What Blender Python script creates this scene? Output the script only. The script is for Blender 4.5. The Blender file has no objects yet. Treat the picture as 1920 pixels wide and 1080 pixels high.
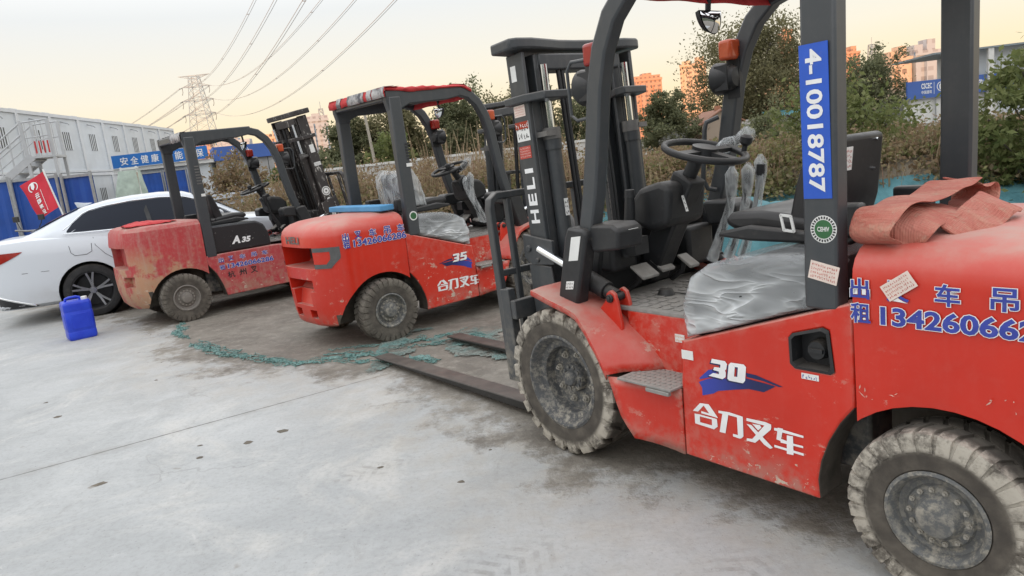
import bpy, bmesh, math, random
import numpy as np
from mathutils import Vector, Matrix, noise as mnoise

random.seed(7)
RNG = np.random.default_rng(11)
SC = bpy.context.scene
COL = SC.collection
PI = math.pi

# ------------------------------------------------------------------ camera
F_PX, PITCH, ROLL, CAM_H = 1357.95, math.radians(-10.5405), math.radians(6.4432), 1.4614
cam = bpy.data.cameras.new('camera')
cam.sensor_width = 36.0
cam.lens = 36.0 * F_PX / 1920.0
cam.clip_start = 0.05
cam.clip_end = 6000
camo = bpy.data.objects.new('camera', cam)
COL.objects.link(camo)
fw = Vector((0, math.cos(PITCH), math.sin(PITCH)))
up0 = Vector((0, -math.sin(PITCH), math.cos(PITCH)))
rt0 = Vector((1, 0, 0))
rt = math.cos(ROLL) * rt0 - math.sin(ROLL) * up0
up = math.sin(ROLL) * rt0 + math.cos(ROLL) * up0
camo.matrix_world = Matrix(((rt.x, up.x, -fw.x, 0), (rt.y, up.y, -fw.y, 0), (rt.z, up.z, -fw.z, CAM_H), (0, 0, 0, 1)))
SC.camera = camo

# ------------------------------------------------------------------ sky, sun, exposure
SUN_EL, SUN_AZ = math.radians(3.0), math.radians(200.0)      # low sun behind the camera (azimuth clockwise from +y)
world = bpy.data.worlds.new('World')
SC.world = world
world.use_nodes = True
wn = world.node_tree
wn.nodes.clear()
w_out = wn.nodes.new('ShaderNodeOutputWorld')
w_bg = wn.nodes.new('ShaderNodeBackground')
w_sky = wn.nodes.new('ShaderNodeTexSky')
w_sky.sky_type = 'NISHITA'
w_sky.sun_disc = False
w_sky.sun_elevation = SUN_EL
w_sky.sun_rotation = SUN_AZ
w_sky.dust_density = 2.0
w_co = wn.nodes.new('ShaderNodeTexCoord')
w_sep = wn.nodes.new('ShaderNodeSeparateXYZ')
w_ramp = wn.nodes.new('ShaderNodeValToRGB')
cr = w_ramp.color_ramp
cr.elements[0].position = 0.0
cr.elements[0].color = (9.4, 6.7, 3.5, 1)
cr.elements[1].position = 1.0
cr.elements[1].color = (14.2, 14.9, 15.9, 1)
for pos, c in ((0.05, (8.9, 7.35, 4.75, 1)), (0.11, (8.3, 7.7, 6.4, 1)), (0.20, (7.35, 7.5, 7.5, 1)), (0.45, (14.2, 14.2, 14.2, 1))):
    e = cr.elements.new(pos)
    e.color = c
w_mix = wn.nodes.new('ShaderNodeMixRGB')                       # hand-set gradient over the physical sky, brightened overhead to light the yard
w_mix.inputs[0].default_value = 0.92
wn.links.new(w_co.outputs['Generated'], w_sep.inputs[0])
wn.links.new(w_sep.outputs['Z'], w_ramp.inputs[0])
wn.links.new(w_sky.outputs[0], w_mix.inputs[1])
wn.links.new(w_ramp.outputs[0], w_mix.inputs[2])
wn.links.new(w_mix.outputs[0], w_bg.inputs[0])
w_bg.inputs[1].default_value = 0.115
wn.links.new(w_bg.outputs[0], w_out.inputs[0])

sun = bpy.data.lights.new('sun', 'SUN')
sun.energy = 4.6
sun.angle = math.radians(0.5)
sun.color = (1.0, 0.44, 0.16)
suno = bpy.data.objects.new('sun', sun)
COL.objects.link(suno)
sdir = Vector((math.sin(SUN_AZ) * math.cos(SUN_EL), math.cos(SUN_AZ) * math.cos(SUN_EL), math.sin(SUN_EL)))
suno.rotation_euler = sdir.to_track_quat('Z', 'Y').to_euler()
SC.view_settings.view_transform = 'Standard'
SC.view_settings.look = 'None'
SC.view_settings.gamma = 1.0
SC.view_settings.exposure = 0.16

# ------------------------------------------------------------------ material helper
class N:
    def __init__(s, name):
        s.m = bpy.data.materials.new(name)
        s.m.use_nodes = True
        s.t = s.m.node_tree
        s.b = s.t.nodes['Principled BSDF']
        s.co = s.t.nodes.new('ShaderNodeTexCoord')
        s.geo = s.t.nodes.new('ShaderNodeNewGeometry')
        s.obj = s.co.outputs['Object']
        s.pos = s.geo.outputs['Position']
        s._z = None
    def put(s, sock, v):
        if hasattr(v, 'is_output') or isinstance(v, bpy.types.NodeSocket):
            s.t.links.new(v, sock)
        else:
            if sock.type == 'RGBA' and len(v) == 3:
                v = (*v, 1)
            sock.default_value = v
    def noise(s, scale, detail=3, rough=0.55, vec=None, dist=0.0):
        n = s.t.nodes.new('ShaderNodeTexNoise')
        s.put(n.inputs['Vector'], vec or s.obj)
        n.inputs['Scale'].default_value = scale
        n.inputs['Detail'].default_value = detail
        n.inputs['Roughness'].default_value = rough
        n.inputs['Distortion'].default_value = dist
        return n.outputs['Fac']
    def scaled(s, vec, sc):
        n = s.t.nodes.new('ShaderNodeMapping')
        s.put(n.inputs['Vector'], vec)
        n.inputs['Scale'].default_value = sc
        return n.outputs[0]
    def voro(s, scale, vec=None, feat='F1'):
        n = s.t.nodes.new('ShaderNodeTexVoronoi')
        n.feature = feat
        s.put(n.inputs['Vector'], vec or s.obj)
        n.inputs['Scale'].default_value = scale
        return n.outputs['Distance']
    def rng(s, v, a, b, lo=0.0, hi=1.0):
        n = s.t.nodes.new('ShaderNodeMapRange')
        n.interpolation_type = 'SMOOTHSTEP'
        s.put(n.inputs[0], v)
        n.inputs[1].default_value = a
        n.inputs[2].default_value = b
        n.inputs[3].default_value = lo
        n.inputs[4].default_value = hi
        return n.outputs[0]
    def math(s, op, a, b=0.0, clamp=False):
        n = s.t.nodes.new('ShaderNodeMath')
        n.operation = op
        n.use_clamp = clamp
        s.put(n.inputs[0], a)
        s.put(n.inputs[1], b)
        return n.outputs[0]
    def mix(s, f, a, b):
        n = s.t.nodes.new('ShaderNodeMix')
        n.data_type = 'RGBA'
        s.put(n.inputs[0], f)
        s.put(n.inputs[6], a)
        s.put(n.inputs[7], b)
        return n.outputs[2]
    def xyz(s, v):
        n = s.t.nodes.new('ShaderNodeSeparateXYZ')
        s.put(n.inputs[0], v)
        return n.outputs
    def attr(s, name):
        n = s.t.nodes.new('ShaderNodeAttribute')
        n.attribute_name = name
        return n.outputs['Fac']
    def bump(s, h, strength=0.3, dist=0.01):
        n = s.t.nodes.new('ShaderNodeBump')
        n.inputs['Strength'].default_value = strength
        n.inputs['Distance'].default_value = dist
        s.put(n.inputs['Height'], h)
        s.t.links.new(n.outputs[0], s.b.inputs['Normal'])
    def set(s, base=None, rough=None, metal=None, spec=None, coat=None, alpha=None):
        for k, v in (('Base Color', base), ('Roughness', rough), ('Metallic', metal), ('Specular IOR Level', spec), ('Coat Weight', coat), ('Alpha', alpha)):
            if v is not None:
                s.put(s.b.inputs[k], v)
        return s.m

DUST = (0.42, 0.36, 0.30)
MUD = (0.30, 0.27, 0.22)

def plain(name, base, rough=0.5, metal=0.0, var=0.12, scale=18.0, dust=0.25):
    n = N(name)
    f = n.noise(scale, 4)
    c = n.mix(n.rng(f, 0.3, 0.75), [x * (1 - var) for x in base], [min(1, x * (1 + var)) for x in base])
    if dust > 0:
        upz = n.math('MAXIMUM', n.xyz(n.geo.outputs['Normal'])[2], 0.0)
        d = n.math('MULTIPLY', n.math('POWER', upz, 1.5), n.rng(n.noise(7.0, 5), 0.25, 0.8, dust * 0.4, dust))
        d = n.math('ADD', d, n.rng(n.noise(30, 4), 0.58, 0.8, 0.0, dust * 0.35), True)
        c = n.mix(d, c, DUST)
    n.set(c, n.rng(n.noise(scale * 0.6, 3), 0.2, 0.8, rough * 0.8, min(1, rough * 1.25)), metal)
    return n.m

def paint(name, base, dust=0.5, side=0.1, mud=0.6, mud_h=0.45, rough=0.31, chip=0.06, mudcol=MUD, wear=None, edges=0.45):
    n = N(name)
    c = n.mix(n.rng(n.noise(2.5, 3), 0.3, 0.7), [x * 0.9 for x in base], base)
    upz = n.math('MAXIMUM', n.xyz(n.geo.outputs['Normal'])[2], 0.0)
    z = n.xyz(n.pos)[2]
    blot = n.rng(n.noise(5.0, 6, 0.62), 0.30, 0.72)
    d = n.math('MULTIPLY', n.math('POWER', upz, 1.3), n.math('MULTIPLY', n.math('ADD', blot, 0.5), dust))
    fine = n.rng(n.noise(26.0, 6, 0.7), 0.42, 0.8)
    drip = n.rng(n.noise(1.0, 4, 0.6, n.scaled(n.obj, (22, 22, 1.6))), 0.45, 0.8)
    d = n.math('ADD', d, n.math('MULTIPLY', n.math('ADD', fine, drip), side), True)
    low = n.rng(z, mud_h, 0.12)
    m = n.math('MULTIPLY', n.math('POWER', low, 1.6), n.math('MULTIPLY', n.rng(n.noise(14.0, 6, 0.68), 0.38, 0.66), mud), True)
    ch = n.math('MULTIPLY', n.rng(n.noise(11.0, 8, 0.75, n.scaled(n.obj, (1.0, 1.0, 1.6))), 0.70 - chip, 0.74 - chip), n.rng(n.noise(1.7, 2), 0.44, 0.58))
    if wear:
        w = n.math('MULTIPLY', n.rng(n.noise(3.2, 6, 0.66), 0.46, 0.56), n.rng(z, 1.0, 0.6))
        c = n.mix(n.math('MULTIPLY', w, 0.8), c, wear)
    c = n.mix(n.math('MULTIPLY', ch, n.rng(z, 0.9, 0.3)), c, (0.55, 0.45, 0.36))
    scr = n.math('MULTIPLY', n.rng(n.noise(1.0, 5, 0.7, n.scaled(n.obj, (70, 70, 5)), 0.4), 0.69, 0.72), n.rng(n.noise(3.1, 4, 0.6), 0.50, 0.60))
    c = n.mix(n.math('MULTIPLY', scr, 0.65), c, (0.60, 0.42, 0.34)) if edges else c
    edge = n.rng(n.geo.outputs['Pointiness'], 0.535, 0.60)
    c = n.mix(n.math('MULTIPLY', edge, n.rng(n.noise(17, 5, 0.7), 0.4, 0.65, 0.0, edges)), c, (0.50, 0.36, 0.29))
    c = n.mix(d, c, DUST)
    c = n.mix(m, c, mudcol)
    n.set(c, n.math('ADD', rough, n.math('MULTIPLY', n.math('MAXIMUM', d, m), 0.5), True), 0.0)
    n.bump(n.noise(60, 3), 0.04, 0.004)
    return n.m

def rubber(name, band):
    n = N(name)
    x = n.xyz(n.obj)
    r = n.math('SQRT', n.math('ADD', n.math('MULTIPLY', x[0], x[0]), n.math('MULTIPLY', x[2], x[2])))
    base = n.mix(n.rng(n.noise(14, 5), 0.3, 0.75), (0.055, 0.047, 0.039), (0.118, 0.102, 0.083))
    m = n.math('ADD', n.rng(n.noise(9, 6, 0.7), 0.36, 0.6), n.rng(n.noise(40, 4, 0.7), 0.5, 0.75), True)
    m = n.math('MULTIPLY', n.rng(r, band[0], band[1]), m)
    y = n.math('ABSOLUTE', x[1])
    m = n.math('MULTIPLY', m, n.rng(y, band[2], band[3]))
    c = n.mix(n.math('MULTIPLY', m, band[4]), base, (0.46, 0.42, 0.355))
    n.set(c, 0.88)
    n.bump(n.noise(45, 5, 0.7), 0.5, 0.006)
    return n.m

def rimmat(name, base, mud):
    n = N(name)
    m = n.rng(n.noise(34, 7, 0.75), 0.66 - mud, 0.86 - mud)
    m2 = n.rng(n.noise(7, 5, 0.65), 0.30, 0.68, 0.25, 1.0)
    m = n.math('MULTIPLY', m, m2)
    c = n.mix(m, base, (0.36, 0.33, 0.275))
    n.set(c, 0.62, 0.1)
    n.bump(m, 0.5, 0.004)
    return n.m

M = {}
M['red'] = paint('red_paint', (0.60, 0.026, 0.010), dust=0.50, side=0.035, mud=0.75, mud_h=0.40, chip=0.125)
M['old_red'] = paint('faded_red_paint', (0.44, 0.035, 0.045), dust=0.35, side=0.26, mud=0.8, mud_h=0.75, rough=0.55, chip=0.10, mudcol=(0.36, 0.24, 0.17))
M['old_weight'] = paint('chipped_red_paint', (0.46, 0.040, 0.045), dust=0.4, side=0.3, mud=0.9, mud_h=1.0, rough=0.6, chip=0.12, mudcol=(0.40, 0.26, 0.17), wear=(0.46, 0.29, 0.16))
M['guard'] = paint('dark_grey_paint', (0.050, 0.056, 0.062), dust=0.22, side=0.03, mud=0.5, mud_h=0.5, rough=0.34, chip=0.02, edges=0.0)
M['mast'] = paint('mast_grey_paint', (0.040, 0.045, 0.050), dust=0.22, side=0.05, mud=0.85, mud_h=0.9, rough=0.4, chip=0.03, edges=0.0)
n = N('splashed_black_steel')
_s = n.math('MULTIPLY', n.rng(n.noise(26, 6, 0.7, n.scaled(n.obj, (1, 1, 0.35))), 0.56, 0.64), n.rng(n.noise(3, 3), 0.38, 0.6))
n.set(n.mix(_s, n.mix(n.noise(5, 3), (0.022, 0.020, 0.020), (0.06, 0.05, 0.047)), (0.52, 0.50, 0.46)), 0.6)
M['old_mast'] = n.m
n = N('spattered_black_plastic')
_s = n.rng(n.noise(34, 6, 0.72), 0.635, 0.67)
n.set(n.mix(_s, (0.018, 0.018, 0.020), (0.45, 0.43, 0.40)), 0.42)
M['spatter'] = n.m
M['plastic'] = plain('black_plastic', (0.018, 0.019, 0.021), 0.5, dust=0.2)
M['seat'] = plain('black_vinyl', (0.016, 0.016, 0.018), 0.42, dust=0.12)
M['steel'] = plain('dirty_bare_steel', (0.16, 0.155, 0.15), 0.5, 0.4, dust=0.4)
M['nut'] = plain('dusty_wheel_nut', (0.34, 0.32, 0.28), 0.55, 0.3, dust=0.4)
M['chrome'] = plain('chrome_rod', (0.78, 0.79, 0.80), 0.12, 1.0, var=0.04, dust=0.05)
M['trim'] = plain('dark_grey_trim', (0.10, 0.10, 0.10), 0.6, dust=0.35, scale=14)
M['well'] = plain('mud_caked_wheel_well', (0.085, 0.072, 0.058), 0.9, dust=0.3, scale=9, var=0.4)
M['grey'] = plain('grey_tread_plate', (0.26, 0.25, 0.235), 0.7, 0.0, dust=0.4, scale=30)
M['fork'] = plain('scraped_fork_steel', (0.032, 0.031, 0.030), 0.48, 0.3, dust=0.35, scale=6)
M['white'] = plain('white_sticker', (0.75, 0.75, 0.73), 0.5, dust=0.05, var=0.04)
M['decal_white'] = plain('white_lettering', (0.80, 0.80, 0.80), 0.45, dust=0.28, var=0.05)
M['decal_blue'] = plain('blue_lettering', (0.035, 0.055, 0.34), 0.45, dust=0.28)
M['plate_blue'] = plain('blue_plate_film', (0.018, 0.095, 0.52), 0.4, dust=0.28, var=0.06)
M['navy'] = plain('navy_print', (0.012, 0.018, 0.085), 0.4, dust=0.0)
n = N('blue_swoosh_print')
_x = n.math('ADD', n.noise(2.0, 1), 0.0)
n.set(n.mix(n.rng(n.xyz(n.co.outputs['Generated'])[0], 0.25, 1.0), (0.010, 0.016, 0.085), (0.035, 0.055, 0.36)), 0.4)
M['swoosh'] = n.m
M['ink_red'] = plain('red_print', (0.50, 0.07, 0.05), 0.6, dust=0.0)
M['ink_black'] = plain('black_print', (0.02, 0.02, 0.02), 0.6, dust=0.0)
M['pale_pink'] = plain('pale_sticker', (0.74, 0.62, 0.55), 0.55, dust=0.0, var=0.05)
M['green_print'] = plain('green_print', (0.03, 0.13, 0.045), 0.5, dust=0.0)
M['orange'] = plain('orange_print', (0.75, 0.30, 0.03), 0.5, dust=0.0)
M['lens_red'] = plain('red_lens', (0.30, 0.018, 0.012), 0.15, dust=0.1)
M['lens_orange'] = plain('orange_lens', (0.50, 0.085, 0.03), 0.15, dust=0.1)
M['mirror'] = plain('mirror_glass', (0.75, 0.76, 0.78), 0.03, 1.0, dust=0.0, var=0.02)
M['tyre_front'] = rubber('muddy_drive_tyre', (0.285, 0.315, 0.070, 0.096, 0.95))
M['tyre_rear'] = rubber('muddy_steer_tyre', (0.195, 0.222, 0.040, 0.080, 0.9))
M['tyre_dull'] = rubber('dusty_tyre', (0.15, 0.30, 0.0, 0.08, 0.22))
M['rim'] = rimmat('muddy_rim_steel', (0.075, 0.077, 0.080), 0.22)
M['rim_rear'] = rimmat('caked_rim_steel', (0.115, 0.118, 0.118), 0.24)
M['rim_old'] = rimmat('rusty_rim_steel', (0.20, 0.18, 0.16), 0.14)
n = N('cloudy_plastic_film')
def ridge(n, scale, vec, dist, p):
    v = n.noise(scale, 2, 0.5, vec, dist)
    v = n.math('ABSOLUTE', n.math('ADD', n.math('MULTIPLY', v, 2.0), -1.0))
    return n.math('POWER', n.math('SUBTRACT', 1.0, v), p)
_rot = n.t.nodes.new('ShaderNodeMapping')
_rot.inputs['Rotation'].default_value = (0, 0.6, 0)
_rot.inputs['Scale'].default_value = (0.7, 1.0, 2.6)
n.t.links.new(n.obj, _rot.inputs['Vector'])
_r = n.math('ADD', n.math('MULTIPLY', n.math('ADD', ridge(n, 2.4, _rot.outputs[0], 0.5, 9.0), n.math('MULTIPLY', ridge(n, 5.5, _rot.outputs[0], 0.7, 12.0), 0.6)), n.rng(n.xyz(n.obj)[2], 1.02, 0.80, 0.25, 1.0)), n.math('MULTIPLY', n.noise(2.0, 2), 0.35))
n.set(n.mix(n.math('MULTIPLY', _r, 0.6, True), (0.46, 0.48, 0.49), (0.74, 0.76, 0.77)), 0.13, alpha=n.math('ADD', 0.30, n.math('MULTIPLY', _r, 0.42), True))  # fold highlights painted into the film colour along the ridges
n.bump(_r, 0.7, 0.02)
M['film'] = n.m
n = N('clear_sleeve_film')
_r = ridge(n, 14.0, n.scaled(n.obj, (1.0, 1.0, 0.25)), 0.5, 5.0)
n.set((0.74, 0.77, 0.78), 0.10, alpha=n.math('ADD', 0.12, n.math('MULTIPLY', _r, 0.42), True))
n.bump(_r, 0.5, 0.006)
M['sleeve'] = n.m
n = N('faded_red_hose_canvas')
_w = n.math('ADD', n.math('SINE', n.math('MULTIPLY', n.xyz(n.obj)[0], 900.0)), n.math('SINE', n.math('MULTIPLY', n.xyz(n.obj)[1], 900.0)))
_c = n.mix(n.rng(n.noise(6, 5), 0.3, 0.7), (0.40, 0.105, 0.075), (0.48, 0.185, 0.14))
_c = n.mix(n.rng(n.noise(1.0, 5, 0.7, n.scaled(n.obj, (4, 30, 20))), 0.45, 0.75, 0.0, 0.6), _c, (0.50, 0.27, 0.19))
_c = n.mix(n.rng(n.noise(30, 6, 0.7), 0.5, 0.75, 0.0, 0.6), _c, (0.42, 0.30, 0.22))
n.set(_c, 0.9)
n.bump(n.math('ADD', n.math('MULTIPLY', _w, 0.15), n.math('MULTIPLY', ridge(n, 14.0, n.obj, 0.8, 6.0), 1.2)), 0.55, 0.006)
M['canvas'] = n.m
n = N('red_cloth')
n.set(n.mix(n.rng(n.noise(8, 5), 0.3, 0.7), (0.40, 0.016, 0.02), (0.58, 0.05, 0.05)), 0.75)
n.bump(n.noise(18, 4), 0.5, 0.01)
M['cloth'] = n.m
n = N('grey_worn_cloth')
n.set(n.mix(n.rng(n.noise(14, 5), 0.35, 0.65), (0.10, 0.10, 0.11), (0.50, 0.49, 0.48)), 0.8)
M['greycloth'] = n.m

# ------------------------------------------------------------------ mesh helper
class MB:
    def __init__(s):
        s.v = []
        s.f = []
    def add(s, vs, fs, mtx=None):
        o = len(s.v)
        for p in vs:
            p = Vector(p)
            s.v.append(mtx @ p if mtx else p)
        s.f += [tuple(i + o for i in f) for f in fs]
        return s
    def box(s, x0, x1, y0, y1, z0, z1, mtx=None):
        vs = [(x, y, z) for z in (z0, z1) for y in (y0, y1) for x in (x0, x1)]
        return s.add(vs, [(0, 2, 3, 1), (4, 5, 7, 6), (0, 1, 5, 4), (2, 6, 7, 3), (0, 4, 6, 2), (1, 3, 7, 5)], mtx)
    def prism(s, poly, axis, a0, a1):
        def P(p, a):
            return {'X': (a, p[0], p[1]), 'Y': (p[0], a, p[1]), 'Z': (p[0], p[1], a)}[axis]
        k = len(poly)
        vs = [P(p, a0) for p in poly] + [P(p, a1) for p in poly]
        fs = [tuple(range(k))[::-1], tuple(range(k, 2 * k))] + [(i, (i + 1) % k, (i + 1) % k + k, i + k) for i in range(k)]
        return s.add(vs, fs)
    def tube(s, pts, r, n=10, cap=True, closed=False):
        pts = [Vector(p) for p in pts]
        k = len(pts)
        rs = r if isinstance(r, (list, tuple)) else [r] * k
        vs, fs = [], []
        prev = None
        for i, p in enumerate(pts):
            if closed:
                t = (pts[(i + 1) % k] - pts[i - 1]).normalized()
            else:
                t = (pts[min(i + 1, k - 1)] - pts[max(i - 1, 0)]).normalized()
            if prev is None:
                a = t.orthogonal().normalized()
            else:
                a = (prev - t * prev.dot(t))
                a = a.normalized() if a.length > 1e-6 else t.orthogonal().normalized()
            prev = a
            b = t.cross(a)
            for j in range(n):
                th = 2 * PI * j / n
                vs.append(p + (a * math.cos(th) + b * math.sin(th)) * rs[i])
        seg = k if closed else k - 1
        for i in range(seg):
            i2 = (i + 1) % k
            for j in range(n):
                j2 = (j + 1) % n
                fs.append((i * n + j, i * n + j2, i2 * n + j2, i2 * n + j))
        if cap and not closed:
            fs += [tuple(range(n))[::-1], tuple(range((k - 1) * n, k * n))]
        return s.add(vs, fs)
    def cyl(s, p0, p1, r, n=16, r1=None):
        return s.tube([p0, p1], [r, r if r1 is None else r1], n)
    def beam(s, pts, wd, th, side=(0, 1, 0)):
        """rectangular bar swept along pts; wd is measured across the path in its plane, th along `side`"""
        pts = [Vector(p) for p in pts]
        side = Vector(side).normalized()
        k = len(pts)
        vs, fs = [], []
        for i, p in enumerate(pts):
            t = (pts[min(i + 1, k - 1)] - pts[max(i - 1, 0)]).normalized()
            u = side.cross(t).normalized()
            for a, b in ((-1, -1), (1, -1), (1, 1), (-1, 1)):
                vs.append(p + u * (a * wd / 2) + side * (b * th / 2))
        for i in range(k - 1):
            for j in range(4):
                j2 = (j + 1) % 4
                fs.append((i * 4 + j, i * 4 + j2, i * 4 + 4 + j2, i * 4 + 4 + j))
        fs += [(3, 2, 1, 0), tuple((k - 1) * 4 + j for j in range(4))]
        return s.add(vs, fs)
    def lathe(s, prof, n=48, mtx=None, closed=False):
        """prof: (radius, y); turned about Y"""
        vs, fs = [], []
        k = len(prof)
        for i in range(n):
            th = 2 * PI * i / n
            for r, y in prof:
                vs.append((r * math.cos(th), y, r * math.sin(th)))
        for i in range(n):
            i2 = (i + 1) % n
            for j in range(k if closed else k - 1):
                j2 = (j + 1) % k
                fs.append((i * k + j, i * k + j2, i2 * k + j2, i2 * k + j))
        return s.add(vs, fs, mtx)
    def sheet(s, rows, closed=False):
        k = len(rows[0])
        vs = [p for r in rows for p in r]
        fs = []
        for i in range(len(rows) - 1):
            for j in range(k if closed else k - 1):
                j2 = (j + 1) % k
                fs.append((i * k + j, i * k + j2, (i + 1) * k + j2, (i + 1) * k + j))
        return s.add(vs, fs)
    def build(s, name, mat, parent=None, bevel=0.0, smooth=None, seg=2, solid=0.0, loc=None, sub=0, weld=False):
        me = bpy.data.meshes.new(name)
        me.from_pydata([tuple(v) for v in s.v], [], s.f)
        bm = bmesh.new()
        bm.from_mesh(me)
        if weld:
            bmesh.ops.remove_doubles(bm, verts=bm.verts, dist=1e-5)
        bmesh.ops.recalc_face_normals(bm, faces=bm.faces)
        bm.to_mesh(me)
        bm.free()
        o = bpy.data.objects.new(name, me)
        COL.objects.link(o)
        if mat:
            me.materials.append(M[mat] if isinstance(mat, str) else mat)
        if parent:
            o.parent = parent
        if loc:
            o.location = loc
        if smooth is not None or bevel > 0 or sub:
            for p in me.polygons:
                p.use_smooth = True
            me.set_sharp_from_angle(angle=math.radians(smooth if smooth is not None else 35))
        if solid:
            md = o.modifiers.new('thickness', 'SOLIDIFY')
            md.thickness = solid
            md.offset = 0
        if bevel > 0:
            md = o.modifiers.new('bevel', 'BEVEL')
            md.width = bevel
            md.segments = seg
            md.limit_method = 'ANGLE'
            md.angle_limit = math.radians(35)
        if sub:
            md = o.modifiers.new('sub', 'SUBSURF')
            md.levels = md.render_levels = sub
        return o

def cut(o, cutters):
    """boolean the cutter meshes out of o and keep only the result"""
    tmp = []
    for c in cutters:
        t = c.build('cutter', None)
        md = o.modifiers.new('cut', 'BOOLEAN')
        md.operation = 'DIFFERENCE'
        md.solver = 'EXACT'
        md.object = t
        tmp.append(t)
    keep = [(m_.type) for m_ in o.modifiers if m_.type != 'BOOLEAN']
    bev = [m_ for m_ in o.modifiers if m_.type == 'BEVEL']
    for b in bev:
        b.show_viewport = False
    bpy.context.view_layer.update()
    dg = bpy.context.evaluated_depsgraph_get()
    me = bpy.data.meshes.new_from_object(o.evaluated_get(dg))
    old = o.data
    for m_ in [m_ for m_ in o.modifiers if m_.type == 'BOOLEAN']:
        o.modifiers.remove(m_)
    for b in bev:
        b.show_viewport = True
    me.name = old.name
    o.data = me
    for t in tmp:
        d = t.data
        bpy.data.objects.remove(t)
        bpy.data.meshes.remove(d)
    for p in me.polygons:
        p.use_smooth = True
    me.set_sharp_from_angle(angle=math.radians(32))
    return o

def second_material(o, mat, test):
    me = o.data
    me.materials.append(M[mat])
    for p in me.polygons:
        if test(p.center, p.normal):
            p.material_index = 1

def tag(o, label=None, cat=None, group=None, kind=None):
    if label: o['label'] = label
    if cat: o['category'] = cat
    if group: o['group'] = group
    if kind: o['kind'] = kind
    return o

def thing(name, label, cat, loc=(0, 0, 0), rz=0.0, group=None):
    o = bpy.data.objects.new(name, None)
    COL.objects.link(o)
    o.location = loc
    o.rotation_euler = (0, 0, rz)
    o.empty_display_size = 0.2
    return tag(o, label, cat, group)

# ------------------------------------------------------------------ lettering
def glyph_data(s, offset=0.0, shear=0.0, space=1.0):
    cu = bpy.data.curves.new('letters', 'FONT')
    cu.body = s
    cu.size = 1.0
    cu.offset = offset
    cu.shear = shear
    cu.space_character = space
    cu.extrude = 0.0
    cu.resolution_u = 3
    ob = bpy.data.objects.new('letters', cu)
    COL.objects.link(ob)
    bpy.context.view_layer.update()
    dg = bpy.context.evaluated_depsgraph_get()
    me = bpy.data.meshes.new_from_object(ob.evaluated_get(dg))
    vs = [Vector(v.co) for v in me.vertices]
    fs = [tuple(p.vertices) for p in me.polygons]
    bpy.data.objects.remove(ob)
    bpy.data.curves.remove(cu)
    bpy.data.meshes.remove(me)
    return vs, fs

def letters(mb, s, org, u, v, w=None, h=0.1, lift=0.0, bold=0.0, grow=0.0, shear=0.0, space=1.0):
    """lay the text flat on a surface: org = lower-left corner, u / v = reading and up directions; fitted to w x h"""
    u, v, org = Vector(u).normalized(), Vector(v).normalized(), Vector(org)
    nrm = u.cross(v)
    a, fa = glyph_data(s, bold, shear, space)
    if not a:
        return mb
    x0, x1 = min(p.x for p in a), max(p.x for p in a)
    y0, y1 = min(p.y for p in a), max(p.y for p in a)
    sy = h / (y1 - y0)
    sx = sy if w is None else w / (x1 - x0)
    if grow:
        a, fa = glyph_data(s, bold + grow, shear, space)
    return mb.add([org + u * ((p.x - x0) * sx) + v * ((p.y - y0) * sy) + nrm * lift for p in a], fa)

def flat(mb, polys, org, u, v, lift):
    u, v, org = Vector(u), Vector(v), Vector(org)
    nrm = u.cross(v).normalized()
    for i, q in enumerate(polys):
        mb.add([org + u * a + v * b + nrm * (lift + 0.00009 * i) for a, b in q], [tuple(range(len(q)))])
    return mb

def panel_text(name, items, mat, parent):
    mb = MB()
    for it in items:
        letters(mb, **it)
    return mb.build(name, mat, parent)

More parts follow.
